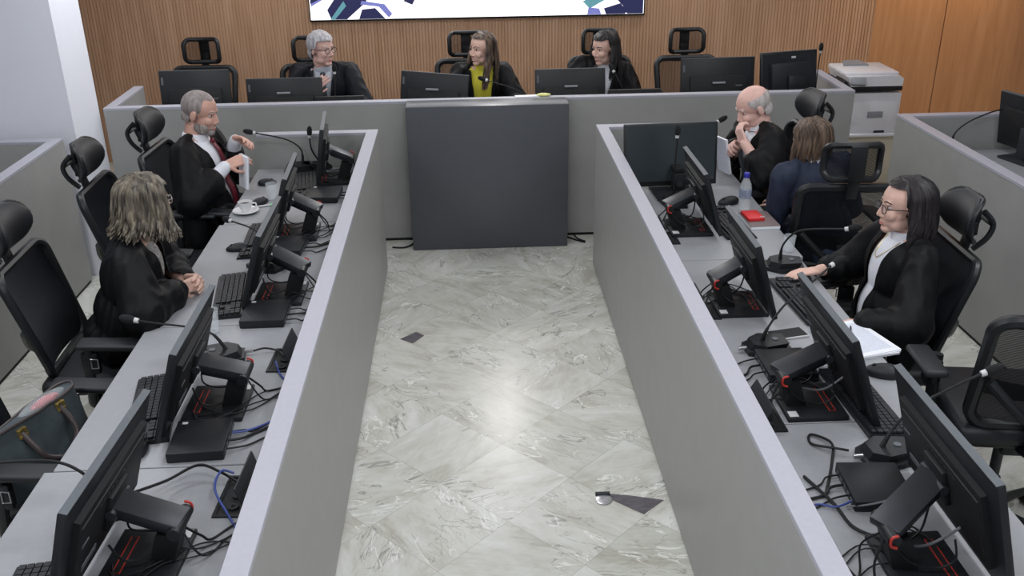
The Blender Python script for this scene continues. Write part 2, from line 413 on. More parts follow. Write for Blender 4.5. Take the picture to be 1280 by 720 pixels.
pic([(-1.24, .012), (-1.20, .012), (-1.10, .12), (-1.12, .16)], 'screen_teal', .0018)
pic([(-.97, .16), (-.78, .13), (-.72, .05), (-.75, .02), (-.83, .11), (-.98, .13)], 'screen_mid', .0018)
pic([(-1.0, .012), (-.97, .09), (-.86, .10), (-.78, .012)], 'screen_dark', .0018)
pic([(-.62, .15), (-.57, .24), (-.52, .26), (-.48, .24), (-.55, .12)], 'screen_dark', .0012)
pic([(1.395, .012), (1.395, .26), (1.05, .26), (1.10, .20), (1.22, .08), (1.26, .012)], 'screen_dark', .0006)
pic([(.80, .16), (.84, .26), (1.02, .26), (.98, .20)], 'screen_mid', .0012)
pic([(.88, .12), (1.12, .24), (1.20, .20), (.94, .06)], 'screen_teal', .0018)
pic([(.92, .012), (.93, .07), (1.02, .06), (1.04, .012)], 'screen_mid', .0024)
pic([(1.08, .012), (1.06, .06), (1.20, .10), (1.26, .03), (1.24, .012)], 'screen_dark', .0024)

# ------------------------------------------------------------------ printer on its cabinet
pr = thing('printer_cabinet', 'beige metal cabinet under the white printer in the back corner', 'cabinet', (2.99, 1.22, 0))
obj('body', B((0, 0, .215), (.40, .42, .43), bev=.006), 'beige_metal', pr)
obj('door', B((0, -.213, .21), (.37, .012, .38), bev=.003), 'beige_metal', pr)
obj('top_plate', B((0, -.01, .44), (.43, .46, .02), bev=.003), 'white_plastic', pr)
pt = thing('printer', 'white office printer with dark base and side control panel', 'printer', (2.99, 1.22, .45))
pb = MB(); pb.box((0, 0, .155), (.38, .40, .31), bev=.008)
obj('paper_module', pb, 'white_plastic', pt)
obj('drawer_front', B((0, -.204, .13), (.33, .008, .22), bev=.003), 'white_plastic', pt)
obj('drawer_grip', B((.0, -.209, .145), (.12, .006, .05), bev=.002), 'grey_plastic', pt)
obj('floor_latch', B((.05, -.205, .012), (.08, .008, .014)), 'dark_steel', pt)
obj('dark_base', MB().box((-.035, 0, .345), (.43, .44, .035), bev=.006).box((-.25, -.02, .370), (.05, .36, .03), rot=(0, .5, 0), bev=.006), 'black_plastic', pt)
obj('scanner_body', MB().prism([(-.22, -.22, .365), (.175, -.22, .365), (.18, -.22, .42), (.15, -.22, .44), (-.25, -.22, .44)], (0, .44, 0)), 'white_plastic', pt)
obj('lid', B((-.045, .02, .448), (.41, .38, .022), bev=.008), 'white_plastic', pt)
obj('control_panel', MB().box((-.17, -.225, .405), (.11, .04, .06), rot=(-.5, 0, -.25), bev=.010), 'grey_plastic', pt)
obj('key_strip', MB().box((-.262, -.12, .395), (.03, .2, .02), rot=(0, -.6, 0), bev=.004), 'matte_black', pt)
obj('output_tray', MB().prism([(-.18, .08, .459), (.02, .08, .459), (-.02, .19, .472), (-.15, .19, .472)], (0, 0, .012)), 'grey_plastic', pt)

# ------------------------------------------------------------------ office chairs
def rr(hw, z0, z1, rad, n=5):
    pts = []
    for cx, cz, a0 in ((hw-rad, z1-rad, 0), (-hw+rad, z1-rad, 90), (-hw+rad, z0+rad, 180), (hw-rad, z0+rad, 270)):
        for k in range(n+1):
            a = R(a0+90*k/n); pts.append((cx+rad*math.cos(a), cz+rad*math.sin(a)))
    return pts
def bx(y, z): return -.215-.105*((z-.52)/.43)+.035*(y/.23)**2+.03*math.exp(-((z-.66)/.12)**2)
def hx(y, z): return -.335-.02*(z-1.02)/.2+.055*(y/.14)**2+.030*math.sin((z-1.0)/.2*PI)
def chair(label, loc, rz, mesh='mesh_dense', padded=True, group=None, lift=0, padx=0, pady=0):
    t = thing('office_chair', label, 'chair', loc, rz, group)
    obj('seat', MB().box((.02, 0, .455), (.49, .50, .075), bev=.034, seg=4), 'soft_black', t)
    obj('seat_pan', MB().box((0, 0, .405), (.36, .36, .035), bev=.012).box((-.05, 0, .375), (.24, .14, .05), bev=.012), 'black_plastic', t)
    f = MB(); loop = rr(.235, .50, .955, .055)
    loop = [(y*(1-.10*max(0, (.72-z)/.22)), z) for y, z in loop]
    f.tube([(bx(y, z), y, z) for y, z in loop], .019 if padded else .024, 8, closed=True)
    obj('back_frame', f, 'black_plastic', t)
    g = MB()
    def fn(u, v):
        z = .515+.425*v; hw = .215*(1-.10*max(0, (.72-z)/.22)); y = (u*2-1)*hw; return Vector((bx(y, z), y, z))
    g.grid(fn, 15, 17, thick=.006); obj('backrest', g, mesh, t)
    lb = MB(); lb.grid(lambda u, v: Vector((bx((u*2-1)*.22, .64+.07*v-.03*math.cos((u*2-1)*1.5))-.012, (u*2-1)*.22, .64+.07*v-.03*math.cos((u*2-1)*1.5))), 15, 5, thick=.014)
    obj('lumbar_support', lb, 'black_plastic', t)
    sp = MB(); sp.tube(catmull([(-.06, 0, .39), (-.22, 0, .41), (-.285, 0, .50), (-.275, 0, .64)], 5), .032, 10, flat=.6)
    for s in (-1, 1): sp.tube(catmull([(-.28, 0, .52), (-.285, s*.10, .60), (-.25, s*.20, .70)], 5), .018, 8)
    obj('back_support', sp, 'black_plastic', t)
    h = MB(); hl = rr(.135, 1.0, 1.175, .06) if padded else rr(.133, 1.0, 1.172, .04)
    h.tube([(hx(y, z)-(.012 if padded else 0), y, z) for y, z in hl], .010 if padded else .017, 8, closed=True); 
    obj('headrest_frame', h, 'black_plastic', t)
    h = MB()
    if padded:                                              # a plump oval cushion wrapped round the frame
        bmesh.ops.create_uvsphere(h.bm, u_segments=28, v_segments=16, radius=1)
        for v in h.bm.verts:
            p = v.co; y = math.copysign(abs(p.y)**.8, p.y)*.142; z = 1.088+math.copysign(abs(p.z)**.8, p.z)*.098
            v.co = Vector((hx(y*.9, z)+.006+p.x*.026, y, z))
    else: h.grid(lambda u, v: Vector((hx((u*2-1)*.122, 1.012+.15*v), (u*2-1)*.122, 1.012+.15*v)), 13, 11, thick=.006)
    obj('headrest', h, 'soft_black' if padded else mesh, t)
    p = MB(); p.box((-.338, 0, .985), (.022, .055, .16), rot=(0, -.22, 0), bev=.006)
    p.box((-.358, 0, 1.09), (.016, .05, .17), bev=.005)
    if padded:
        for s in (-1, 1): p.tube(catmull([(-.345, s*.045, .955), (-.388, s*.06, 1.01), (-.402, s*.06, 1.07), (-.36, s*.05, 1.12)], 5), .012, 8)
        p.tube([(-.402, -.06, 1.065), (-.402, .06, 1.065)], .010, 8)
    else: p.box((-.362, 0, 1.095), (.012, .078, .17), bev=.004)
    obj('headrest_bracket', p, 'black_plastic', t)
    for s in (-1, 1):
        a = MB(); a.tube(catmull([(-.02, s*.19, .40), (-.01, s*.265, .40), (0, s*.285, .46), (.02, s*.285, .665)], 5), .024, 10, flat=.75)
        a.box((.02, s*.285, .60), (.07, .038, .10), bev=.012)
        ar = obj('armrest', a, 'black_plastic', t)
        obj('arm_pad', MB().box((.10+padx, s*(.278+pady), .676), (.245, .085, .028), rot=(0, .06, 0), bev=.013, seg=3), 'soft_black', ar)
        obj('arm_button', MB().tube([(.055, s*.308, .585), (.055, s*.308, .625), (.03, s*.308, .628), (.028, s*.308, .585)], .003, 6, closed=True), 'steel', ar)
    obj('gas_column', MB().lathe([(0, .09), (.028, .09), (.028, .24), (.02, .241), (.02, .38+lift), (0, .38+lift)]), 'dark_steel', t)
    for o in t.children:
        if not o.name.startswith('gas_column'): o.location.z = lift
    st = MB(); st.lathe([(0, .06), (.05, .065), (.05, .10), (0, .11)])
    for k in range(5):
        a = 2*PI*k/5+.3; st.tube([(0, 0, .092), (.16*math.cos(a), .16*math.sin(a), .085), (.29*math.cos(a), .29*math.sin(a), .066)], [.03, .024, .017], 8, flat=.8)
    obj('star_base', st, 'black_plastic', t)
    for k in range(5):
        a = 2*PI*k/5+.3; c = MB(); M = Matrix.Translation((.285*math.cos(a), .285*math.sin(a), .029)) @ Matrix.Rotation(a, 4, 'Z') @ Matrix.Rotation(PI/2, 4, 'X')
        c.lathe([(0, -.022), (.027, -.022), (.029, -.016), (.029, .016), (.027, .022), (0, .022)], M=M, seg=16); obj('caster', c, 'matte_black', t)
    return t
HP = PI/2
ch = chair('black office chair the curly-haired woman sits in, tall padded headrest', (-1.70, -2.30, 0), R(2))
dup(ch, (-1.725, -1.33, 0), R(1), 'empty black office chair between the bearded man and the curly-haired woman')
dup(ch, (-1.60, -.74, 0), R(-4), 'black office chair under the bearded man')
dup(ch, (-1.67, -3.18, 0), R(0), 'black office chair holding the dark handbag')
dup(ch, (1.58, -.69, 0), R(186), 'black office chair behind the bald man in robe')
dup(ch, (1.585, -2.47, 0), R(178), 'black office chair the dark-haired woman in glasses sits in')
cs = chair('black mesh office chair seen from behind under the woman in navy', (1.745, -1.42, 0), R(86), 'mesh_mid', False)
chair('empty black mesh office chair at the right edge nearest the camera', (1.865, -3.09, 0), R(82), 'mesh_sheer', False, lift=.09, padx=-.16, pady=.07)
cs = chair('empty black mesh chair at the left end of the judges bench', (-2.16, 1.26, 0), R(-92), 'mesh_sheer', False)
dup(cs, (-1.31, 1.24, 0), R(-90), 'black mesh chair behind the grey-haired man at the bench')
dup(cs, (-.10, 1.32, 0), R(-88), 'black mesh chair behind the woman in yellow at the bench')
dup(cs, (.95, 1.30, 0), R(-88), 'black mesh chair behind the black-haired woman at the bench')
dup(cs, (1.63, 1.24, 0), R(-88), 'empty black mesh chair right of the black-haired woman at the bench')

# ------------------------------------------------------------------ screens on the desks
def monitor(label, loc, rz, wd=.53, ht=.325, cx=-.085, cz=.185, cy=0, tilt=17, sw=0, base=True, group=None):
    """screen faces -X; origin at the centre of the stand plate"""
    t = thing('monitor', label, 'monitor', loc, rz, group)
    M = Matrix.Translation((cx, cy, cz)) @ Matrix.Rotation(R(sw), 4, 'Z') @ Matrix.Rotation(R(tilt), 4, 'Y')
    obj('housing', MB().box((0, 0, 0), (.022, wd, ht), bev=.004, M=M).box((.002, 0, ht/2-.002), (.020, wd-.004, .006), M=M), 'black_plastic', t)
    obj('bezel', MB().box((.001, 0, ht/2+.0005), (.021, wd-.006, .0035), M=M), 'bezel_grey', t, False)
    obj('screen', MB().box((-.0112, 0, .008), (.002, wd-.026, ht-.040), M=M), 'screen_glass', t, False)
    b = MB(); bw = wd*.80; bh = ht*.62
    b.prism([(.010, -bw/2, -bh*.55), (.010, bw/2, -bh*.55), (.010, bw/2, bh*.5), (.010, -bw/2, bh*.5)], (.018, 0, 0), M=M)
    b.box((.026, 0, -.01), (.012, bw*.94, bh*.86), bev=.004, M=M)
    rh = obj('rear_housing', b, 'matte_black', t)
    v = MB()
    for k in range(9): v.box((.0325, -.10+.025*k, bh*.30), (.002, .016, .004), M=M)
    obj('vent', v, 'plinth', rh, False)
    obj('port_row', MB().box((.0325, -wd*.26, -bh*.30), (.003, .09, .018), M=M), 'bezel_grey', rh, False); obj('nameplate', MB().box((.0325, -wd*.33, bh*.08), (.002, .04, .007), M=M), 'bezel_grey', rh, False)
    if base:
        obj('base_plate', MB().box((0, 0, .010), (.205, .225, .018), bev=.004), 'soft_black', t)
        sl = MB(); sl.box((-.058, 0, .0196), (.020, .150, .0014)); obj('slot', sl, 'plinth', t, False)
        rm = MB(); rm.tube([(-.068, -.075, .0200), (-.048, -.075, .0200), (-.048, .075, .0200), (-.068, .075, .0200)], .0018, 4, closed=True); obj('slot_rim', rm, 'red_plastic', t, False)['label'] = 'thin red rim around slot'
        obj('sticker', MB().box((.080, .088, .0196), (.030, .034, .001)), 'label_white', t, False)
        c = MB(); c.prism([(.02, -.042, .018), (.085, -.034, .018), (.085, .034, .018), (.02, .042, .018)], (.03, 0, .095)); obj('column', c, 'matte_black', t)
        H = Vector((.105, 0, .130)); E_ = M @ Vector((.046, 0, 0)); d = E_-H; L = d.length
        A = Matrix.Translation((H+E_)/2) @ d.to_track_quat('X', 'Z').to_matrix().to_4x4()
        obj('arm', MB().box((0, 0, .004), (L+.02, .088, .026), bev=.004, M=A).box((0, 0, -.016), (L*.8, .070, .02), bev=.004, M=A), 'dark_steel', t)
        obj('hinge', MB().tube([(H.x, -.056, H.z-.004), (H.x, .056, H.z-.004)], .019, 14), 'black_plastic', t); obj('hinge', MB().tube([(E_.x, E_.y-.06, E_.z), (E_.x, E_.y+.06, E_.z)], .014, 12), 'dark_steel', t)
        obj('mount', MB().box((.038, 0, 0), (.014, .11, .11), bev=.003, M=M), 'matte_black', t)
        rt = MB(); rt.tube(catmull([(H.x-.005, .062, H.z-.02), (H.x+.012, .062, H.z-.012), (H.x+.012, .062, H.z+.012), (H.x-.004, .062, H.z+.018)], 4), .004, 6); obj('cable_tie', rt, 'red_plastic', t)['label'] = 'red cable tie on the arm'
    return t
Lz = DZ
monitor('black monitor at bench end of left desk, seen almost edge-on, nearest the judges', (-.905, -.66, Lz), R(5), wd=.43, cx=-.06, cz=.195, tilt=9)
monitor('black monitor on left desk behind the coffee cup, second from judges bench', (-.985, -1.53, Lz), R(2), wd=.455, cx=-.06, cy=.055)
monitor('black monitor on left desk facing the curly-haired woman, middle of left row', (-.945, -2.27, Lz), 0, wd=.505, cx=-.078, cy=.08)
monitor('black monitor on left desk between long gooseneck mic and handbag chair, fourth from bench', (-1.01, -3.17, Lz), 0, wd=.53)
monitor('large black monitor in the near left corner, closest to the camera on the left', (-1.02, -3.97, Lz), R(-3), wd=.57, ht=.345, cx=-.10, cz=.19, cy=.02)
monitor('black monitor turned screen towards the camera at bench end of right desk', (1.0, -1.06, Lz), R(93), wd=.525, ht=.345, cx=.085, cz=.195, tilt=8, base=False)
monitor('black monitor on right desk just left of the water bottle', (.965, -1.62, Lz), PI, wd=.48, cy=-.055, cx=-.075)
monitor('black monitor on right desk left of the woman in glasses, middle of right row', (.975, -2.52, Lz), PI, wd=.475, cy=-.02, cx=-.045, cz=.195)
monitor('black monitor on right desk beside the paper stack', (1.01, -3.305, Lz), PI, wd=.545, ht=.345, cy=-.08, cx=-.11, cz=.175, tilt=20)
monitor('large black monitor in the near right corner, closest to the camera on the right', (1.035, -4.12, Lz), R(180), wd=.59, ht=.36, cy=-.12, cx=-.11, cz=.20, tilt=16)
# the stand of the camera-facing screen is its own arm stand in front of the panel
mt = [o for o in C.objects if o.name.startswith('monitor') and 'turned screen' in o.get('label', '')][0]
obj('base_plate', B((-.02, -.0, .010), (.235, .225, .018), bev=.004), 'soft_black', mt)
obj('column', MB().box((.0, -.03, .065), (.045, .07, .10), bev=.006).box((.045, -.03, .13), (.11, .06, .03), bev=.005), 'matte_black', mt)
obj('knob', MB().tube([(-.026, -.03, .06), (-.034, -.03, .06)], .018, 14), 'dark_steel', mt)
obj('mount', B((.092, -.03, .17), (.03, .11, .11), bev=.004), 'matte_black', mt)

def bench_monitor(label, x, y, top, wd, ht, rz, roll=0, style=0):
    t = thing('monitor', label, 'monitor', (x, y, DZ), rz)          # local -Y is the back of the screen, towards the aisle
    cz = top-DZ-ht/2; M = Matrix.Translation((0, 0, cz)) @ Matrix.Rotation(R(-9), 4, 'X') @ Matrix.Rotation(R(roll), 4, 'Y')
    obj('housing', MB().box((0, 0, 0), (wd, .024, ht), bev=.004, M=M), 'black_plastic', t)
    obj('bezel', MB().box((0, 0, ht/2), (wd-.006, .022, .004), M=M), 'bezel_grey', t, False)
    obj('screen', MB().box((0, .0125, .006), (wd-.024, .002, ht-.036), M=M), 'screen_glass', t, False)
    if style == 0:
        r = obj('rear_housing', MB().box((0, -.016, -.05), (wd*.76, .03, ht*.58), bev=.005, M=M), 'matte_black', t)
        obj('nameplate', MB().box((wd*.28, -.032, -.02), (.045, .002, .009), M=M), 'bezel_grey', r, False)
        obj('side_sticker', MB().box((-wd/2+.02, -.0125, ht*.30), (.014, .001, .05), M=M), 'bezel_grey', t, False)
        obj('stand', MB().box((0, -.03, (cz-.06)/2), (.075, .022, cz-.04), bev=.004).box((0, .01, .008), (.24, .19, .014), bev=.004), 'dark_steel', t)
        obj('stand_clip', B((0, -.044, .255), (.09, .012, .012), bev=.002), 'grey_plastic', t)
    else:
        r = obj('rear_housing', MB().prism([(-wd*.46, -.012, -ht*.46), (wd*.46, -.012, -ht*.46), (wd*.46, -.012, ht*.46), (-wd*.46, -.012, ht*.46)], (0, -.006, 0), M=M).box((0, -.035, -.01), (wd*.72, .06, ht*.62), bev=.02, M=M), 'soft_black', t)
        obj('nameplate', MB().box((.03, -.0185, ht*.38), (.032, .003, .013), M=M), 'label_white', r, False)
        obj('stand', MB().box((.02, -.075, -.05), (.12, .04, .12), bev=.012, M=M).box((.02, -.06, (cz-.08)/2), (.09, .05, cz-.06), bev=.008).box((.02, .0, .010), (.26, .22, .018), bev=.006), 'black_plastic', t)
        obj('stand_clip', B((.02, -.092, .245), (.10, .012, .012), bev=.003), 'grey_plastic', t)
    return t
bench_monitor('black monitor at left end of judges bench, below an empty chair', -1.965, .55, 1.138, .47, .34, R(1))
bench_monitor('low black monitor on judges bench in front of the grey-haired man', -1.365, .55, 1.070, .515, .31, R(0))
bench_monitor('black monitor angled away on judges bench beside the woman in yellow', -.345, .55, 1.082, .48, .32, R(-14), roll=2.5)
bench_monitor('black monitor on judges bench in front of the black-haired woman', .60, .55, 1.090, .49, .32, R(1))
bench_monitor('black monitor with grey clip on judges bench, below an empty chair', 1.63, .55, 1.143, .52, .34, R(2))
bench_monitor('bulky black monitor with thick rear stand at right end of judges bench', 2.125, .54, 1.178, .42, .34, R(9), roll=-1, style=1)
def low_screen(label, x, wd, top):
    t = thing('folded_screen', label, 'screen', (x, .42, DZ))
    h = top-DZ
    obj('housing', MB().box((0, 0, h/2), (wd, .03, h), rot=(-.05, 0, 0), bev=.004), 'matte_black', t)
    obj('foot', B((0, .02, .008), (wd*.6, .14, .014), bev=.003), 'black_plastic', t)
low_screen('low black screen edge over the bench front, right of the grey-haired man', -.98, .33, .970)
low_screen('low black screen edge over the bench front, right of the black-haired woman', 1.03, .36, .970)
sm = thing('monitor', 'black monitor on the side desk at the right frame edge', 'monitor', (3.22, -.66, DZ), R(196))
M = Matrix.Translation((0, 0, .215)) @ Matrix.Rotation(R(8), 4, 'Y')
obj('housing', MB().box((0, 0, 0), (.024, .50, .33), bev=.004, M=M), 'black_plastic', sm)
obj('bezel', MB().box((0, 0, .165), (.022, .49, .004), M=M), 'bezel_grey', sm, False)
obj('screen', MB().box((-.0125, 0, .006), (.002, .475, .29), M=M), 'screen_glass', sm, False)
obj('rear_housing', MB().box((.02, 0, -.02), (.03, .38, .2), bev=.005, M=M), 'matte_black', sm)
obj('stand', MB().box((.04, 0, .1), (.02, .07, .2), bev=.004).box((0, 0, .008), (.2, .24, .014), bev=.004), 'dark_steel', sm)

# ------------------------------------------------------------------ mini computers, outlets, keyboards, mice
def mini_pc(label, loc, rz):
    t = thing('mini_computer', label, 'computer', loc, rz)
    obj('case', B((0, 0, .019), (.178, .20, .034), bev=.004), 'soft_black', t)
    obj('foot', MB().box((0, 0, .001), (.13, .15, .003)), 'matte_black', t, False)
    obj('badge', B((-.062, .078, .0365), (.018, .012, .001)), 'label_white', t, False)
    p = MB()
    for k in range(5): p.box((.0885, -.07+.034*k, .017), (.003, .02, .012))
    obj('ports', p, 'bezel_grey', t, False)
    return t
mini_pc('thin black mini computer on left desk beside the bench-end monitor', (-.925, -.975, DZ), R(-3))
mini_pc('thin black mini computer on left desk under the second monitor from the bench', (-1.01, -1.735, DZ), R(-4))
mini_pc('black mini computer on left desk, in front of the keyboard by the curly-haired woman', (-.972, -2.48, DZ), 0)
mini_pc('black mini computer on left desk with blue network cable, nearest the camera', (-1.012, -3.41, DZ), R(3))
mini_pc('black mini computer on right desk behind the monitor beside the paper stack', (1.01, -3.06, DZ), PI)
mini_pc('black mini computer on right desk with white badge, nearest the camera', (1.045, -3.80, DZ), R(176))

def outlet(label, loc, rz, lid=70, ln=.20):
    t = thing('desk_outlet', label, 'outlet', loc, rz)
    fr = MB()
    for s in (-1, 1): fr.box((s*.046, 0, .003), (.010, ln, .006)); fr.box((0, s*(ln/2-.005), .003), (.082, .010, .006))
    obj('frame', fr, 'black_plastic', t, False)
    obj('well', B((0, 0, .0012), (.084, ln-.02, .002)), 'plinth', t, False)
    for k in (-1, 0, 1): obj('socket', MB().lathe([(0, .002), (.016, .002), (.016, .008), (.006, .008), (.005, .005), (0, .005)], (0, k*.055, 0), 14), 'soft_black', t)
    M = Matrix.Translation((.048, 0, .006)) @ Matrix.Rotation(R(lid), 4, 'Y') @ Matrix.Translation((-.047, 0, 0))
    obj('lid', MB().box((0, 0, .002), (.094, ln-.006, .006), bev=.002, M=M), 'dark_steel', t)
outlet('black pop-up desk outlet, lid open, on left desk beside the near corner monitor', (-.835, -3.70, DZ), R(-3), 75)
outlet('black pop-up desk outlet, lid open, on left desk level with the long gooseneck mic', (-.835, -2.86, DZ), R(-3), 70, .18)
outlet('black desk outlet beside the cables under the monitor by the water bottle', (.835, -1.74, DZ), PI, 78, .16)
outlet('black desk outlet beside the stand of the middle monitor on the right', (.83, -2.56, DZ), PI, 78, .16)
outlet('black pop-up desk outlet on right desk beside the stand near the paper stack', (.84, -3.37, DZ), PI, 60, .20)

def keyboard(label, loc, rz):
    t = thing('keyboard', label, 'keyboard', loc, rz)
    obj('case', MB().prism([(-.075, -.22, 0), (.075, -.22, 0), (.075, -.22, .018), (-.070, -.22, .010)], (0, .44, 0)), 'black_plastic', t, False)
    k = MB()
    def key(x, y, w_, d_): k.box((x, y, .0165+.053*(x+.075)), (d_, w_, .006), rot=(0, -.053, 0))
    for r in range(6):
        xx = .058-.0215*r
        for c in range(15):
            if r == 5 and 4 <= c <= 8: continue
            key(xx, .205-.0205*c, .0175, .018 if r else .013)
        if r == 5: key(xx, .205-.0205*6, .10, .018)
        for c in range(3):
            if r in (0, 1, 2, 5) or (r == 4 and c == 1): key(xx, -.117-.0195*c, .0165, .018 if r else .013)
        for c in range(2):
            if r: key(xx, -.183-.0205*c, .0175, .018)
    obj('keys', k, 'key_black', t, False)
    return t
kb = keyboard('black keyboard at bench end of left desk beside the microphone bases', (-1.06, -.775, DZ), R(9))
dup(kb, (-1.165, -1.62, DZ), R(3), 'black keyboard on left desk behind the middle left monitor, beside a mouse')
dup(kb, (-1.157, -2.265, DZ), R(8), 'black keyboard on left desk in front of the curly-haired woman')
dup(kb, (-1.232, -3.185, DZ), R(10), 'black keyboard on left desk beside the handbag chair')
dup(kb, (-1.275, -4.20, DZ), R(4), 'black keyboard behind the near left corner monitor, mostly hidden')
dup(kb, (1.185, -1.56, DZ), R(184), 'black keyboard on right desk left of the water bottle and red notebook')
dup(kb, (1.265, -2.50, DZ), R(184), 'black keyboard on right desk by the hand of the woman in glasses')
dup(kb, (1.203, -3.31, DZ), R(182), 'black keyboard on right desk below the large mouse and papers')
def mouse(label, loc, rz, m='soft_black', s=1):
    t = thing('computer_mouse', label, 'mouse', loc, rz)
    b = MB(); bmesh.ops.create_uvsphere(b.bm, u_segments=20, v_segments=12, radius=1)
    for v in b.bm.verts:
        z = max(v.co.z, -.35); v.co = Vector((v.co.x*.055*s, v.co.y*.031*s*(1-.12*v.co.x), (z+.35)*.026*s*(1-.18*v.co.x)))
    obj('shell', b, m, t)
    obj('wheel', MB().tube([(.026*s, -.004, .026*s), (.026*s, .004, .026*s)], .007*s, 10), 'matte_black', t)
    return t
mouse('black computer mouse on left desk just behind the second monitor from the bench', (-1.285, -.71, DZ), R(15))
mouse('grey-black computer mouse on left desk beside the seam, near the curly-haired woman', (-1.247, -1.72, DZ), R(190))
mouse('dark corded computer mouse on left desk behind the near corner monitor', (-1.205, -3.45, DZ), R(80))
mouse('black computer mouse on left desk by the cup and glass', (-1.262, -1.045, DZ), R(60))
mouse('black computer mouse on right desk in front of the bald man', (1.262, -1.262, DZ), R(200), s=1.15)
mouse('black computer mouse under the hand of the woman in glasses', (1.312, -2.285, DZ), R(150))
mouse('large black computer mouse on right desk beside the paper stack', (1.345, -3.125, DZ), R(160), s=1.25)

# ------------------------------------------------------------------ gooseneck microphones
def microphone(label, base, brz, path, tipdir, r0=.0045, foot=True, conn=True):
    t = thing('gooseneck_microphone', label, 'microphone', base, brz)
    inv = frame(base, brz).inverted()
    if foot:
        b = MB(); b.prism([(-.085, -.055, 0), (.02, -.075, 0), (.085, -.04, 0), (.085, .04, 0), (.02, .075, 0), (-.085, .055, 0)], (0, 0, .018))
        b.prism([(-.06, -.04, .017), (.03, -.058, .017), (.075, -.03, .017), (.075, .03, .017), (.03, .058, .017), (-.06, .04, .017)], (-.012, 0, .026))
        obj('base', b, 'black_plastic', t)
        obj('button', MB().lathe([(.012, .043), (.012, .046), (0, .046)], (-.03, .0, 0), 14), 'bezel_grey', t)
        if conn: obj('connector', MB().tube([(.085, .01, .02), (.115, .01, .02)], .008, 10), 'steel', t)
        z0 = .04
    else: z0 = 0
    P = [inv @ Vector(p) for p in path]
    P = [Vector((.02, 0, z0))]+P if foot else P
    C_ = catmull(P, 7); n = len(C_)
    n1 = max(3, n//4)
    rs = [r0*(2.0 if i < n1 else 1)-(.6*r0*(i/n1) if i < n1 else 0) for i in range(n)]
    obj('stem', MB().tube(C_, rs, 8), 'matte_black', t)
    d = (inv.to_3x3() @ Vector(tipdir)).normalized(); q = d.to_track_quat('Z', 'Y').to_matrix().to_4x4(); M = Matrix.Translation(C_[-1]) @ q
    obj('collar', MB().lathe([(0, -.006), (.0095, -.006), (.0105, .010), (0, .010)], M=M, seg=14), 'label_white', t)['label'] = 'white ring'
    obj('windscreen', MB().lathe([(0, .008), (.012, .010), (.0155, .022), (.0155, .040), (.012, .056), (.005, .064), (0, .065)], M=M, seg=16), 'foam_black', t)
    return t
microphone('gooseneck microphone at bench end of left desk bending to the bearded man', (-1.135, -.455, DZ), 0, [(-1.12, -.455, .86), (-1.20, -.48, .93), (-1.365, -.53, .985)], (-1, -.3, .35))
microphone('upright gooseneck microphone beside the bent one at bench end of left desk', (-1.04, -.42, DZ), R(20), [(-1.06, -.42, .84), (-1.063, -.44, .93)], (.1, 0, 1))
microphone('gooseneck microphone on left desk reaching low towards the curly-haired woman', (-1.075, -2.83, DZ), R(8), [(-1.10, -2.82, .83), (-1.17, -2.83, .865), (-1.28, -2.85, .895), (-1.352, -2.86, .915)], (-1, .05, .22), r0=.004)
microphone('gooseneck microphone behind the middle left monitor, lying low over the desk edge by the mouse', (-1.06, -1.945, DZ), R(-35), [(-1.075, -1.91, .82), (-1.135, -1.785, .85), (-1.275, -1.655, .853)], (-1, .85, .02), r0=.004)
microphone('gooseneck microphone behind the near left corner monitor, pointing out over the handbag chair', (-1.22, -3.74, DZ), R(0), [(-1.25, -3.74, .86), (-1.33, -3.74, .905), (-1.46, -3.775, .93)], (-1, -.1, .05))
microphone('upright gooseneck microphone in front of the camera-facing monitor on the right', (.975, -1.235, DZ), R(90), [(.972, -1.22, .88), (.978, -1.20, 1.085)], (.0, 0, 1), conn=False)
microphone('gooseneck microphone behind the camera-facing monitor, leaning to the bald man', (1.14, -.62, DZ), R(180), [(1.15, -.62, .86), (1.24, -.63, .95), (1.335, -.64, 1.01)], (1, 0, .55))
microphone('gooseneck microphone on right desk bending towards the empty-backed chair of the woman in navy', (1.29, -2.14, DZ), R(170), [(1.275, -2.15, .85), (1.33, -2.20, .93), (1.47, -2.34, .985)], (1, -.5, .35))
microphone('gooseneck microphone on right desk between phone and middle monitor', (.985, -2.905, DZ), R(185), [(.985, -2.90, .82), (1.06, -2.85, .89), (1.20, -2.76, .95), (1.272, -2.715, .985)], (1, .35, .45))
microphone('gooseneck microphone on right desk leaning to the empty chair nearest the camera', (1.15, -3.63, DZ), R(185), [(1.16, -3.62, .82), (1.22, -3.61, .89), (1.34, -3.60, .955), (1.425, -3.595, .995)], (1, 0, .4))
microphone('thin gooseneck microphone pointing at the woman in yellow on the bench', (.36, .40, DZ), R(-90), [(.34, .40, .90), (.22, .42, .985), (.02, .47, 1.045)], (-1, .2, .3), r0=.003)
microphone('thin gooseneck microphone in front of the black-haired woman on the bench', (.98, .52, DZ), R(-90), [(.98, .52, .86), (.95, .54, .98), (.905, .58, 1.06)], (-.5, .5, .9), r0=.003)
microphone('thin upright gooseneck microphone in front of the grey-haired man on the bench', (-1.02, .50, DZ), R(-90), [(-1.02, .50, .90), (-1.015, .55, 1.10)], (0, .1, 1), r0=.003)
microphone('upright gooseneck microphone beside the bulky monitor at right end of the bench', (2.36, .62, DZ), R(-90), [(2.36, .62, .95), (2.365, .62, 1.155)], (0, 0, 1), r0=.0038)
microphone('gooseneck microphone on the side desk beside the monitor at the right frame edge', (2.86, -.50, DZ), R(180), [(2.84, -.50, .86), (2.93, -.48, .93), (3.10, -.45, .985), (3.27, -.43, 1.0)], (1, 0, .3))

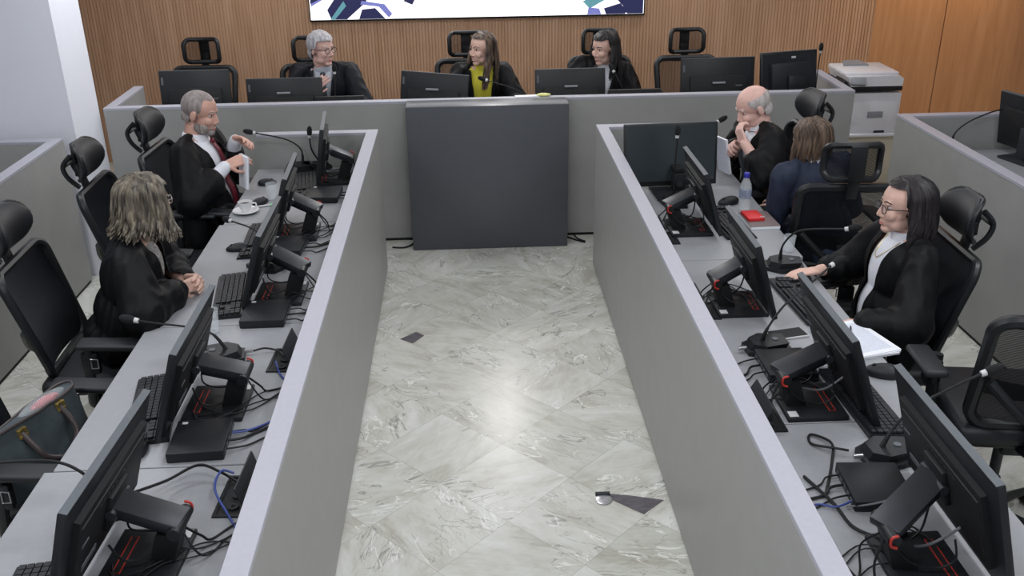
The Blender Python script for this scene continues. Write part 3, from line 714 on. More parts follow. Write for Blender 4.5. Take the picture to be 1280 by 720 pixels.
# ------------------------------------------------------------------ small things on the desks
cp = thing('saucer', 'white saucer under the coffee cup on the left desk', 'saucer', (-1.313, -1.185, DZ))
obj('plate', MB().lathe([(0, .004), (.03, .004), (.034, 0), (.04, .004), (.068, .014), (.069, .017), (.04, .008), (.03, .0075), (0, .0075)]), 'ceramic', cp)
cu = thing('coffee_cup', 'white coffee cup on a saucer on the left desk', 'cup', (-1.313, -1.185, DZ+.0076))
obj('bowl', MB().lathe([(0, 0), (.02, 0), (.023, .008), (.034, .03), (.038, .055), (.0365, .055), (.032, .03), (.02, .006), (0, .006)]), 'ceramic', cu)
obj('coffee', MB().lathe([(0, .04), (.034, .04), (.033, .038), (0, .038)]), 'coffee', cu)
obj('handle', MB().tube(catmull([(.035, 0, .045), (.056, 0, .044), (.055, 0, .022), (.031, 0, .018)], 5), .004, 8), 'ceramic', cu)
def tumbler(label, loc, tilt=None, s=1):
    t = thing('glass_tumbler', label, 'glass', loc)
    if tilt: t.rotation_euler = tilt
    obj('glass', MB().lathe([(0, 0), (.026*s, 0), (.033*s, .095*s), (.0315*s, .095*s), (.025*s, .006*s), (0, .006*s)]), 'clear_glass', t)
    return t
tumbler('clear drinking glass on left desk beside the coffee cup and mouse', (-1.205, -.985, DZ))
tumbler('clear plastic cup on left desk beside the long gooseneck microphone base', (-1.165, -2.60, DZ), s=1.05)
tumbler('small clear cup on the right desk edge behind the bent microphone', (1.372, -1.95, DZ), s=.85)
hl = thing('marker_pen', 'green marker pen lying by the mouse next to the coffee cup', 'pen', (-1.235, -1.10, DZ+.006), R(20))
obj('barrel', MB().tube([(-.05, 0, 0), (.035, 0, 0)], .0055, 10), 'label_white', hl)
mat('marker_green', (120, 220, 130), .4); obj('pen_cap', MB().tube([(.035, 0, 0), (.062, 0, 0)], .006, 10), 'marker_green', hl)
bt = thing('water_bottle', 'clear plastic water bottle with blue cap on the right desk', 'bottle', (1.315, -1.375, DZ))
obj('body', MB().lathe([(0, .003), (.022, 0), (.030, .006), (.031, .05), (.029, .06), (.031, .07), (.031, .125), (.027, .15), (.014, .178), (.013, .19), (.0115, .19), (.0125, .178), (.025, .15), (.0295, .125), (.0295, .07), (.0275, .06), (.0295, .05), (.0285, .008), (0, .006)]), 'clear_glass', bt)
obj('bottle_label', MB().lathe([(.0313, .075), (.0316, .075), (.0316, .122), (.0313, .122)]), 'bottle_label', bt)
obj('bottle_cap', MB().lathe([(0, .183), (.0150, .183), (.0155, .186), (.0155, .204), (.0140, .207), (0, .207)]), 'cap_blue', bt)
fo = thing('folder', 'grey-brown folder with white pages under the red notebook', 'folder', (1.345, -1.55, DZ), R(2))
mat('folder_grey', (122, 108, 108), .6)
obj('pages', B((0, 0, .008), (.148, .215, .014)), 'paper', fo, False); obj('cover', B((0, 0, .0165), (.15, .215, .003), bev=.001), 'folder_grey', fo, False)
nb = thing('notebook', 'small red notebook lying on a folder on the right desk', 'notebook', (1.318, -1.525, DZ+.0181), R(4))
obj('cover', B((0, 0, .008), (.085, .125, .016), bev=.003), 'red_cover', nb); obj('clasp', MB().tube(catmull([(.02, -.05, .018), (.035, -.06, .020), (.04, -.045, .018)], 4), .003, 6), 'label_white', nb)
ph = thing('phone', 'black smartphone with pale edge on the right desk', 'phone', (1.10, -2.795, DZ), R(12))
obj('body', B((0, 0, .005), (.150, .075, .009), bev=.003), 'label_white', ph); obj('screen', B((0, 0, .0098), (.142, .068, .0012)), 'matte_black', ph, False)
for i, (dx, dy, a) in enumerate([(0, 0, 13), (.002, .002, 14), (-.003, -.002, 12), (.002, -.001, 15), (.004, .003, 16)]):
    s = thing('paper_sheet', 'white document sheet in the stack beside the large mouse on the right desk', 'paper', (1.335+dx, -2.87+dy, DZ+.0032*i), R(a), 'stack of document sheets')
    obj('sheet', B((0, 0, .0016), (.215, .27, .003)), 'paper', s, False)
    if i == 4: obj('print', B((0, 0, .0033), (.17, .22, .0004)), 'paper_ink', s, False)
pn = thing('pen', 'thin dark pen lying on the paper stack', 'pen', (1.335, -2.83, DZ+.0205), R(68))
obj('barrel', MB().tube([(-.06, 0, 0), (.05, 0, 0), (.066, 0, 0)], [.0035, .0035, .001], 8), 'dark_steel', pn); obj('clip', MB().box((-.045, 0, .004), (.03, .003, .002)), 'steel', pn)
ps = thing('paper_sheet', 'white sheets poking out left of the monitor beside the phone', 'paper', (1.125, -2.985, DZ), R(-25))
obj('sheet', B((0, 0, .003), (.14, .10, .006)), 'paper', ps, False)
pp = thing('papers', 'small loose white and yellow papers on the bench top behind the dark block', 'paper', (.30, .245, HB))
obj('sheet', MB().box((-.02, 0, .003), (.16, .05, .005), rot=(0, 0, .1)), 'paper', pp, False)
mat('paper_yellow', (226, 224, 150), .7); obj('yellow_wrapper', MB().ell((.09, 0, .010), (.05, .022, .011), sub=2), 'paper_yellow', pp)
ff = thing('floor_fitting', 'small round metal fitting set in the marble floor', 'floor fitting', (.395, -2.825, 0))
obj('plate', MB().lathe([(0, .001), (.035, .001), (.036, .004), (.03, .006), (.012, .006), (.012, .004), (0, .004)]), 'steel', ff); obj('hinge', MB().tube([(-.03, .035, .006), (.03, .035, .006)], .009, 10), 'dark_steel', ff)

# ------------------------------------------------------------------ handbag on the near left chair
hb = thing('handbag', 'dark leather handbag with gold buckles on the near left chair', 'bag', (-1.645, -3.175, .4935), R(70))
b = MB()
def bagfn(u, v):
    a = u*2*PI; z = .245*v; w_ = .225-.025*v; d_ = .10*(1-.80*v)+.008
    e = 2.6; ca, sa = math.cos(a), math.sin(a)
    x_ = w_*math.copysign(abs(ca)**(2/e), ca); y_ = d_*math.copysign(abs(sa)**(2/e), sa)
    nz_ = .010*noise.noise(Vector((x_*14, y_*14, z*12)))
    return Vector((x_*(1+nz_), y_+nz_, z+.008*math.sin(a*2)*v))
b.grid(bagfn, 49, 14); bmesh.ops.remove_doubles(b.bm, verts=b.bm.verts, dist=.0005); bmesh.ops.holes_fill(b.bm, edges=[e for e in b.bm.edges if e.is_boundary], sides=0)
obj('body', b, 'leather', hb)
obj('pouch', MB().ell((.06, .0, .238), (.07, .022, .022)), 'pink_pouch', hb)
obj('zip_trim', MB().tube([bagfn(k/40, 1.0)*1.0 for k in range(40)], .006, 6, closed=True), 'leather_trim', hb)
obj('plastic_wrap', MB().ell((.05, .0, .244), (.11, .028, .024)), 'clear_glass', hb)
for s in (-1, 1):
    hh = MB(); y = s*.072
    hh.tube(catmull([(-.09, s*.034, .215), (-.088, y+s*.01, .16), (-.07, y+s*.03, .12), (0, y+s*.040, .085), (.07, y+s*.03, .12), (.088, y+s*.01, .16), (.09, s*.034, .215)], 6), .0105, 8)
    h_ = obj('handle', hh, 'leather_trim', hb)
    for q in (-1, 1):
        obj('buckle', MB().box((q*.09, s*.040, .205), (.034, .012, .010)).box((q*.09, s*.034, .228), (.034, .012, .010)).box((q*.09-.013, s*.037, .216), (.009, .012, .032)).box((q*.09+.013, s*.037, .216), (.009, .012, .032)), 'brass', h_, False)['label'] = 'gold buckle'

# ------------------------------------------------------------------ cables
def cable(label, pts, r=.0032, m='matte_black', group=None, M=None):
    P = [Vector(p) for p in pts]
    if M is not None: P = [M @ p for p in P]
    o0 = P[0].copy(); o = obj('cable', MB().tube([p-o0 for p in catmull(P, 6)], r, 6), m); o.location = o0
    return tag(o, label, 'cable', group)
def station_cables(where, x, y, rz, xe, seed, pc=None, extra=3):
    rnd = random.Random(seed); M = frame((x, y, DZ), rz); lb = 'thin black cable under the arm of the '+where; g = 'cables at the '+where
    j = lambda s: rnd.uniform(-s, s)
    cable(lb, [(-.05, -.09, .125), (-.03, -.07+j(.02), .055), (.03, -.04, .045+j(.01)), (.085, -.01, .09), (.10, 0, .108)], .0034, group=g, M=M)
    cable(lb, [(-.055, .05, .12), (-.06, .06, .06), (-.01, .07+j(.02), .035), (.06, .05, .06), (.10, .02, .108)], .003, group=g, M=M)
    cable(lb, [(.108, .01, .105), (.14, .04, .05), (.15, .08, .006), (min(xe, .2), .12+j(.03), .006), (xe, .16+j(.03), .012)], .0036, group=g, M=M)
    cable(lb, [(.112, -.01, .105), (.15, -.03, .05), (.165, .02, .006), (min(xe, .2), .07+j(.03), .006), (xe, .10, .012)], .003, group=g, M=M)
    for k in range(extra):
        cable(lb, [(-.06+j(.02), -.10+.03*k, .022), (.0+j(.03), -.12+j(.04), .030), (.06, -.06+j(.08), .032), (.14, j(.08), .008), (xe, .05+.05*k, .010)], .0024, group=g, M=M)
    if pc:
        px, py, prz = pc; Q = frame((px, py, DZ), prz); lb2 = 'black cable from the mini computer by the '+where; g2 = 'computer cables at the '+where
        xx = xe-.02
        for k in range(3):
            cable(lb2, [(.091, -.06+.05*k, .016), (.13, -.05+.05*k, .014), (.16, -.03+.05*k+j(.02), .006), (max(.17, xx), .03+.05*k+j(.02), .008)], .0045 if k == 1 else .003, group=g2, M=Q)
station_cables('bench-end monitor on left', -.905, -.66, R(5), .155, 1, (-.925, -.975, R(-3)))
station_cables('second left monitor from bench', -.985, -1.53, R(2), .235, 2, (-1.01, -1.735, R(-4)), 5)
station_cables('middle left monitor', -.945, -2.27, 0, .20, 3, (-.972, -2.48, 0))
station_cables('fourth left monitor from bench', -1.01, -3.17, 0, .26, 4, (-1.012, -3.41, R(3)))
station_cables('near left corner monitor', -1.02, -3.97, R(-3), .27, 5)
station_cables('right monitor by the water bottle', .965, -1.62, PI, .22, 6, extra=7)
station_cables('middle right monitor', .975, -2.52, PI, .23, 7, extra=6)
station_cables('right monitor beside the paper stack', 1.01, -3.305, PI, .26, 8, (1.01, -3.06, PI))
station_cables('near right corner monitor', 1.035, -4.12, PI, .28, 9, (1.045, -3.80, R(176)))
cable('blue network cable from the mini computer nearest the camera on left desk', [(-.92, -3.37, DZ+.016), (-.87, -3.36, DZ+.016), (-.81, -3.30, DZ+.008), (-.745, -3.22, DZ+.01)], .0038, 'blue_cable')
cable('blue cable looping out of the near left pop-up outlet', [(-.86, -3.62, DZ+.03), (-.895, -3.63, DZ+.045), (-.90, -3.70, DZ+.03), (-.84, -3.80, DZ+.006), (-.77, -3.92, DZ+.006)], .0038, 'blue_cable')
cable('thick black cable arching from the near left monitor to the open outlet', [(-1.10, -3.80, DZ+.10), (-1.05, -3.66, DZ+.04), (-.97, -3.60, DZ+.05), (-.90, -3.62, DZ+.035), (-.85, -3.64, DZ+.012)], .0045)
cable('blue cable beside the long gooseneck mic outlet on left desk', [(-.86, -2.90, DZ+.02), (-.83, -2.98, DZ+.006), (-.79, -3.03, DZ+.006), (-.745, -3.06, DZ+.008)], .0036, 'blue_cable')
cable('black cable from the long gooseneck mic base to its outlet on left desk', [(-.96, -2.81, DZ+.02), (-.92, -2.79, DZ+.02), (-.87, -2.80, DZ+.012), (-.84, -2.84, DZ+.008)], .004)
cable('grey looped cable at the mini computer with white badge', [(1.12, -3.86, DZ+.045), (1.04, -3.90, DZ+.044), (.98, -3.90, DZ+.030), (.93, -3.88, DZ+.012)], .003, 'grey_cable')
cable('blue cable behind the mini computer with white badge', [(.955, -3.86, DZ+.016), (.90, -3.88, DZ+.012), (.86, -3.86, DZ+.008), (.80, -3.87, DZ+.008)], .0034, 'blue_cable')
cable('looped black microphone cable on right desk nearest the camera', [(1.035, -3.615, DZ+.02), (1.00, -3.60, DZ+.02), (.94, -3.55, DZ+.006), (.955, -3.50, DZ+.008), (1.0, -3.56, DZ+.014), (.975, -3.64, DZ+.006), (.93, -3.74, DZ+.006), (.89, -3.82, DZ+.008)], .0042)
cable('thick black cable over the worktop at the near right partition', [(.86, -3.72, DZ+.006), (.90, -3.86, DZ+.010), (.92, -3.97, DZ+.008), (.985, -4.06, DZ+.03)], .0048)
cable('thin black cable hanging beside the near right partition cap', [(.745, -3.88, DZ+.006), (.80, -3.99, DZ+.006), (.84, -4.12, DZ+.006), (.88, -4.3, DZ+.006)], .0032)
cable('grey cable curving on the paper-stack monitor stand', [(1.118, -3.34, DZ+.135), (1.06, -3.30, DZ+.055), (.98, -3.29, DZ+.06), (.91, -3.31, DZ+.10)], .004, 'grey_cable')
cable('grey cable on the near right monitor stand', [(1.165, -4.10, DZ+.12), (1.07, -4.10, DZ+.05), (.99, -4.11, DZ+.06), (.935, -4.12, DZ+.11)], .004, 'grey_cable')
cable('thin black cable crossing right desk behind the middle right monitor', [(.96, -2.30, DZ+.003), (1.05, -2.12, DZ+.003), (1.10, -2.02, DZ+.003)], .0016)
cable('black cable on the floor left of the dark block', [(-.66, .06, .006), (-.58, .05, .006), (-.53, .10, .006), (-.50, .18, .012)], .006)
cable('black floor cable right of the dark block, running to the aisle partition', [(.535, .17, .008), (.60, .10, .006), (.66, .045, .006)], .006)
cable('second black cable on the floor right of the dark block, by the bench foot', [(.60, .185, .010), (.62, .12, .006), (.665, .065, .006)], .005)

# ------------------------------------------------------------------ people
def remesh(name, mb, m, parent, vox, smooth=3, post=None, cut=None, fac=.5):
    me = bpy.data.meshes.new(name); mb.bm.to_mesh(me); mb.bm.free()
    o = bpy.data.objects.new('tmp', me); C.objects.link(o)
    md = o.modifiers.new('r', 'REMESH'); md.mode = 'VOXEL'; md.voxel_size = vox
    if smooth: sm_ = o.modifiers.new('s', 'SMOOTH'); sm_.iterations = smooth; sm_.factor = fac
    dg = bpy.context.evaluated_depsgraph_get(); dg.update()
    out = bpy.data.meshes.new_from_object(o.evaluated_get(dg))
    bpy.data.objects.remove(o); bpy.data.meshes.remove(me)
    bm = bmesh.new(); bm.from_mesh(out); bm.normal_update()
    if post:
        mv = [(v, post(v.co, v.normal)) for v in bm.verts]
        for v, c in mv: v.co = c
    if cut:
        bmesh.ops.delete(bm, geom=[f for f in bm.faces if cut(f.calc_center_median())], context='FACES')
        for _ in range(8):                                  # a clean hem instead of a stepped one
            mv = []
            for v in bm.verts:
                if v.is_boundary:
                    nbv = [e.other_vert(v).co for e in v.link_edges if e.is_boundary]
                    if len(nbv) == 2: mv.append((v, v.co*.4+(nbv[0]+nbv[1])*.3))
            for v, c in mv: v.co = c
    bm.to_mesh(out); bm.free(); out.name = name
    return finish(name, out, m, parent, True, 180)
def hand_prims(mb, wrist, d, n, thumb, curl=.35, s=1.0, spread=.06, curls=None):
    """d: finger direction, n: palm normal, thumb: +1/-1 side along n x d"""
    d = Vector(d).normalized(); n = Vector(n); n = (n-d*n.dot(d)).normalized(); l = n.cross(d)*thumb; w_ = Vector(wrist)
    pl = .088*s
    for i, off in enumerate((.027, .009, -.009, -.026)):
        k = w_+d*pl*(1, 1.03, .99, .92)[i]+l*off*s
        mb.cap(w_+d*.012*s+l*off*.72*s, k, .0125*s, .0105*s, sub=2)
        p = k; dd = (d+l*spread*(1.2, .3, -.4, -1.2)[i]).normalized(); c = curls[i] if curls else curl
        for j, L in enumerate(((.040, .024, .019), (.045, .028, .020), (.041, .026, .019), (.032, .020, .017))[i]):
            dd = Matrix.Rotation(-c*(1.0, 1.15, .8)[j]*thumb, 3, l) @ dd if True else dd
            q = p+dd*L*s; mb.cap(p, q, (.0094, .0086, .0078)[j]*s, (.0086, .0078, .0066)[j]*s, sub=2); p = q
    t0 = w_+d*.020*s+l*.022*s; t1 = t0+(d*.55+l*.75+n*.35).normalized()*.042*s; t2 = t1+(d*.85+l*.35+n*.35).normalized()*.032*s; t3 = t2+(d*.95+n*.35).normalized()*.024*s
    mb.cap(t0, t1, .014*s, .0108*s); mb.cap(t1, t2, .0105*s, .0092*s); mb.cap(t2, t3, .0092*s, .0074*s)
def person(label, loc, rz, lean=(0, 0, 0), head=(0, 0, 0), hoff=(0, 0, 0), arms=None, skin='skin_light', female=False, robe='robe_black', shirt='shirt_white',
           tie=None, opening=.5, hair=None, hz=1.0, sleeve=.085, cuff=None, open_low=.05, collar=True, bulk=1.0, brow='hair_dark', legs=True, zoff=0):
    t = thing('person', label, 'person', loc, rz)
    sc = .95 if female else 1.0
    Tt = Matrix.Translation((-.07, 0, .565+zoff)) @ Euler((R(lean[1]), R(lean[0]), R(lean[2]))).to_matrix().to_4x4() @ Matrix.Scale(sc, 4)
    Ti = Tt.inverted()
    sw = .165 if female else .185
    neck = Tt @ Vector((.0, 0, .475)); hc = neck+Vector((.035, 0, .125*sc))+Vector(hoff)
    H = Matrix.Translation(hc) @ Euler((R(head[2]), R(head[1]), R(head[0])), 'XYZ').to_matrix().to_4x4() @ Matrix.Scale(.96*sc*hz, 4)
    Sh = {1: Tt @ Vector((-.005, sw, .415)), -1: Tt @ Vector((-.005, -sw, .415))}
    # --- body: one continuous skin surface
    b = MB()
    f = 1 if not female else .92
    b.ell((-.012, 0, .035), (.099, .078, .086), M=H); b.ell((.028, 0, -.035), (.064, .061*f, .078), M=H)
    b.ell((.060, 0, -.096), (.027, .030*f, .021), M=H)
    for s in (-1, 1):
        b.ell((.020, s*.044*f, -.070), (.042, .018, .030), M=H); b.ell((.060, s*.035, -.026), (.028, .024, .028), M=H)
        b.ell((-.008, s*.078, -.006), (.020, .008, .032), rot=(0, .2, s*.3), M=H); b.ell((.093, s*.011, -.035), (.010, .008, .007), M=H)
    b.cap((.082, 0, .014), (.103, 0, -.028), .0085*f, .0105*f, M=H); b.cap((.074, -.032, .027), (.074, .032, .027), .013*f, .013*f, M=H)
    b.ell((.080, 0, -.064), (.013, .022, .007), M=H); b.ell((.079, 0, -.073), (.012, .019, .007), M=H)
    nb = Tt @ Vector((-.005, 0, .44)); nt_ = H @ Vector((-.022, 0, -.075)); nr = .056*sc if not female else .047
    b.cap(nb, nt_, nr*1.1, nr); b.cap(nb+Vector((0, 0, -.02)), Sh[1]*.6+nb*.4, .06, .045); b.cap(nb+Vector((0, 0, -.02)), Sh[-1]*.6+nb*.4, .06, .045)
    b.ell((0, 0, .32), (.095, .145, .15), M=Tt); b.ell((.0, 0, .12), (.095, .13, .16), M=Tt); b.ell((0, 0, .0), (.11, .15, .10), M=Tt)
    for s, A in arms.items():
        e = Vector(A['elbow']); w_ = Vector(A['wrist'])
        b.cap(Sh[s], e, .05*sc, .041*sc); b.cap(e, w_, .040*sc, .027*sc)
        if A.get('hand', True): hand_prims(b, w_, A['d'], A['n'], A['thumb'], A.get('curl', .35), .94*sc, curls=A.get('curls'))
    remesh('body', b, skin, t, .0042, 3)
    # --- face details
    for s in (-1, 1):
        e = obj('eye', MB().ell((.0665, s*.031, .008), (.0130, .0135, .0072), M=H), 'eye_white', t)
        obj('iris', MB().ell((.0768, s*.031, .008), (.0035, .0062, .0058), M=H, sub=2), 'iris', e)
        obj('eyebrow', MB().tube([H @ Vector(p) for p in ((.086, s*.012, .029), (.084, s*.032, .036), (.070, s*.052, .030))], [.0028, .0032, .0014], 6), brow, t)
    lp = MB(); lp.ell((.0862, 0, -.0645), (.008, .020, .0048), M=H, sub=2); lp.ell((.0855, 0, -.0725), (.008, .017, .0052), M=H, sub=2); obj('lips', lp, 'lips', t)
    # --- clothes
    def folds(c, nrm, amp=.015):
        q = Ti @ c; a = math.atan2(q.y, q.x+.02)
        v = noise.noise(Vector((a*5.2+7.3*rz, q.z*2.2, q.y*2)))+.9*(.45-abs(noise.noise(Vector((q.x*17+rz, q.y*17, q.z*4.5)))))
        return c+nrm*amp*v
    g = MB(); k = bulk
    g.ell((-.005, 0, .30), (.132*k, .178*k, .19), M=Tt); g.ell((.0, 0, .10), (.15*k, .18*k, .20), M=Tt); g.ell((-.02, 0, -.02), (.165*k, .19*k, .13), M=Tt)
    for s in (-1, 1):
        g.cap(Tt @ Vector((-.012, s*.052, .455)), Sh[s], .046*sc, .066*sc)
        A = arms[s]; e = Vector(A['elbow']); w_ = Vector(A['wrist']); cf = A.get('sleeve', .86); end = e.lerp(w_, cf); r_ = A.get('r', sleeve)
        g.cap(Sh[s], e, .072*sc, r_*.95); g.cap(e, end, r_*.95, r_*A.get('flare', .62))
        if A.get('drape'):
            dr = A['drape']; g.cap(e.lerp(Sh[s], .3), Vector((e.x, e.y, e.z-dr)), r_*.8, r_*.6); g.cap(Vector((e.x, e.y, e.z-dr)), e.lerp(end, .5), r_*.6, r_*.6)
        if legs:
            g.cap(Tt @ Vector((0, s*.09, .0)), (.36, s*.12, .545+zoff), .105, .085)
            g.cap((.36, s*.12, .545+zoff), (.40, s*.11, .28), .085, .075)
    ow, ol = opening, open_low
    def cut(c):
        q = Ti @ c
        if q.z > .462 and abs(q.y) < .055 and q.x > -.05: return True
        if ow <= 0: return False
        if q.x < .02 or q.z < ol or q.z > .50: return False
        return abs(q.y) < ow*(.02+.16*max(0, (q.z-ol)/(.47-ol)))
    remesh('robe' if 'robe' in robe else 'jacket', g, robe, t, .009, 4, post=folds, cut=cut)
    s_ = MB(); s_.ell((-.005, 0, .29), (.122*k, .15*k, .185), M=Tt); s_.ell((0, 0, .10), (.138*k, .15*k, .19), M=Tt); s_.cap(Tt @ Vector((0, -.09, .425)), Tt @ Vector((0, .09, .425)), .045, .045)
    remesh('shirt', s_, shirt, t, .010, 5, cut=lambda c: (Ti @ c).x < .0)
    if collar:
        cm = MB(); ax = (nt_-nb).normalized(); Q = Matrix.Translation(nb+ax*.012) @ ax.to_track_quat('Z', 'Y').to_matrix().to_4x4()
        cm.lathe([(nr*1.12+.012, -.01), (nr*1.08+.010, .030), (nr*1.04+.004, .040), (nr*1.04+.001, .030), (nr*1.1+.004, -.01)], M=Q, seg=28); obj('collar', cm, shirt, t)
    if tie:
        P = [];
        for i in range(9):
            z = .43-.045*i; x1 = -.005+.122*k*math.sqrt(max(0, 1-((z-.29)/.185)**2)) if abs(z-.29) < .185 else 0; x2 = .138*k*math.sqrt(max(0, 1-((z-.10)/.19)**2)) if abs(z-.10) < .19 else 0
            P.append((max(x1, x2, .045)+.010, z))
        tm = MB()
        for i in range(8):
            (xa, za), (xb, zb) = P[i], P[i+1]; wa = .016+.0022*i; wb = .016+.0022*(i+1)
            pts = [Tt @ Vector(p) for p in ((xa, -wa, za), (xa, wa, za), (xb, wb, zb), (xb, -wb, zb))]
            tm.prism(pts, Tt.to_3x3() @ Vector((.006, 0, 0)))
        tm.ell((P[0][0]+.004, 0, P[0][1]+.006), (.014, .021, .017), M=Tt, sub=2); obj('tie', tm, tie, t, True)
    if legs:
        p = MB()
        for s in (-1, 1):
            p.cap(Tt @ Vector((0, s*.09, 0)), (.36, s*.11, .535+zoff), .095, .065); p.cap((.36, s*.11, .535+zoff), (.37, s*.10, .11), .062, .05)
        p.ell((0, 0, 0), (.13, .165, .10), M=Tt)
        remesh('trousers', p, 'trouser_dark', t, .014, 3)
        for s in (-1, 1): obj('shoe', MB().ell((.42, s*.10, .042), (.125, .044, .040)).box((.41, s*.10, .010), (.22, .075, .018), bev=.006), 'matte_black', t)
    if cuff:
        for s, A in arms.items():
            e = Vector(A['elbow']); w_ = Vector(A['wrist']); cf = A.get('sleeve', .86)
            m_ = MB(); m_.cap(e.lerp(w_, cf-.32), e.lerp(w_, .96), .052, .036); o = remesh('shirt_cuff', m_, cuff, t, .006, 3)
    return t, H, Tt
def hair_cap(t, H, m, face_x=.05, face_z=.055, grow=.010, low=-.045, side_z=-.03, ny=0, top=True, nape=-.09, rough=.004):
    b = MB(); g = grow
    b.ell((-.012, 0, .036), (.099+g, .079+g, .087+g), M=H); b.ell((-.045, 0, -.03), (.058+g, .064+g, .070), M=H)
    Hi = H.inverted()
    def cut(c):
        q = Hi @ c
        if not top and (q.z > .062-.05*max(0, q.x/.09) and True): return q.z > .055+.02*math.sin(q.y*30) or q.x > .045
        lim = face_z+.020*noise.noise(Vector((q.y*30+ny, 3, 1)))
        if q.x > face_x-.02 and q.z < lim and q.x > .012: return True
        if q.x > .012 and q.z < .02: return True
        if q.z < side_z and q.x > -.035: return True
        return q.z < nape
    def post(c, n):
        q = Hi @ c; return c+n*rough*noise.noise(Vector((q.x*50, q.y*60, q.z*12)))
    return remesh('hair', b, m, t, .005, 2, post=post, cut=cut)
def strands(mb, H, rnd, n, length, face_deg=62, wav=.010, vol=1.0, part=0.0, front_len=None, thick=.0085, fwd=.0, curl_end=0, shoulder=None):
    """locks that leave the parting, follow the skull and hang down"""
    Hr = H.to_3x3(); sc = Hr.to_scale()[0]; down = Hr.inverted() @ Vector((0, 0, -1)); down.normalize()
    for i in range(n):
        a = rnd.uniform(-180, 180)
        if abs(a) < face_deg: a = math.copysign(face_deg+rnd.uniform(0, 12), a)
        A = R(a); ca, sa = math.cos(A), math.sin(A)
        x0 = min(.07, .052*ca+rnd.uniform(-.02, .02)) if abs(a) < 110 else rnd.uniform(-.07, .02); P = []
        top = Vector((x0, part+math.copysign(.006, sa), .128-.20*max(0, x0)**1.2))
        rx, ry = (.108+.008*rnd.random())*vol, (.088+.010*rnd.random())*vol
        for k in range(7):
            th = (k/6)*PI/2*1.02; s_ = math.sin(th); cz = math.cos(th)
            tgt = Vector((-.012+rx*ca*s_, ry*sa*s_, .036+.092*cz)); P.append(top.lerp(tgt, min(1, k/3)) if k < 3 else tgt)
        L = length*(rnd.uniform(.82, 1.04)); e = P[-1]; ph = rnd.uniform(0, 6.28); out = Vector((ca*.8, sa, 0))
        m_ = 8
        for k in range(1, m_+1):
            u = k/m_; p = e+down*L*u+out*(.016*math.sin(u*2.4))*vol+Vector((math.sin(u*9+ph), math.cos(u*8+ph), 0))*wav*u
            if abs(a) < 110: p += Vector((fwd*u, 0, 0))
            if curl_end and u > .55: p += out*curl_end*(u-.55)*2.2-down*curl_end*max(0, u-.8)*2
            if shoulder: p = shoulder(p, u)
            P.append(p)
        C_ = catmull([H @ p for p in P], 2); nn = len(C_); r0 = thick*rnd.uniform(.7, 1.25)*sc
        mb.tube(C_, [r0*(.75+.5*math.sin(min(1, j/nn*1.15)*PI))*(1 if j < nn*.75 else max(.25, 1-(j/nn-.75)*3)) for j in range(nn)], 5, flat=.6)
def glasses(t, H, m='matte_black', r=.0225):
    b = MB()
    for s in (-1, 1):
        b.tube([H @ Vector((.099-.006*abs(math.cos(a)), s*.033+r*1.1*math.cos(a), .004+r*.82*math.sin(a))) for a in [2*PI*k/20 for k in range(20)]], .0019, 6, closed=True)
        b.tube([H @ Vector(p) for p in ((.096, s*.057, .010), (.05, s*.082, .012), (-.01, s*.088, .008), (-.022, s*.086, -.008))], .0018, 6)
    b.tube([H @ Vector(p) for p in ((.102, -.011, .008), (.110, 0, .012), (.102, .011, .008))], .0018, 6)
    o = obj('glasses', b, m, t)
    l = MB()
    for s in (-1, 1): l.tube([H @ Vector((.0965, s*.033, .004)), H @ Vector((.0975, s*.033, .004))], r*.95, 18)
    obj('lens', l, 'lens_glass', o)
V = Vector
# bearded man, left desk
t, H, Tt = person('bearded man in black robe and dark red tie seated at the left desk', (-1.545, -.75, 0), R(-6), lean=(-4, 0, 0), head=(-4, 14, 0), hoff=(.015, 0, 0), skin='skin_warm',
    arms={1: dict(elbow=(-.03, .27, .76), wrist=(.09, .10, .985), d=(.8, -.5, .15), n=(-.2, -.6, -.7), thumb=-1, curl=.35, sleeve=.55, flare=.8),
          -1: dict(elbow=(-.06, -.29, .74), wrist=(.10, -.13, .90), d=(.75, .35, .25), n=(-.3, .6, -.6), thumb=1, curl=.5, sleeve=.5, flare=.85, r=.10, drape=.22)},
    tie='tie_red', opening=.62, open_low=-.10, cuff='shirt_white', bulk=1.06, brow='beard_grey', hz=1.04)
hair_cap(t, H, 'hair_buzz', face_x=.05, face_z=.094, grow=.001, ny=2, side_z=-.02, nape=-.05, rough=.001)
bd = MB(); bd.ell((.060, 0, -.092), (.034, .036, .028), M=H)
for s in (-1, 1): bd.ell((.028, s*.046, -.068), (.044, .020, .036), M=H); bd.cap((.088, s*.006, -.052), (.078, s*.026, -.066), .006, .006, M=H)
Hi = H.inverted(); remesh('beard', bd, 'beard_grey', t, .005, 2, cut=lambda c: (Hi @ c).z > -.045)
pb = thing('booklet', 'white booklet held upright by the bearded man', 'booklet', (-1.375, -.86, .765), R(35))
obj('pages', B((0, 0, .09), (.012, .10, .18), rot=(.0, .12, 0)), 'paper', pb, False); obj('cover', B((.0075, 0, .09), (.002, .104, .184), rot=(0, .12, 0)), 'paper_ink', pb, False)

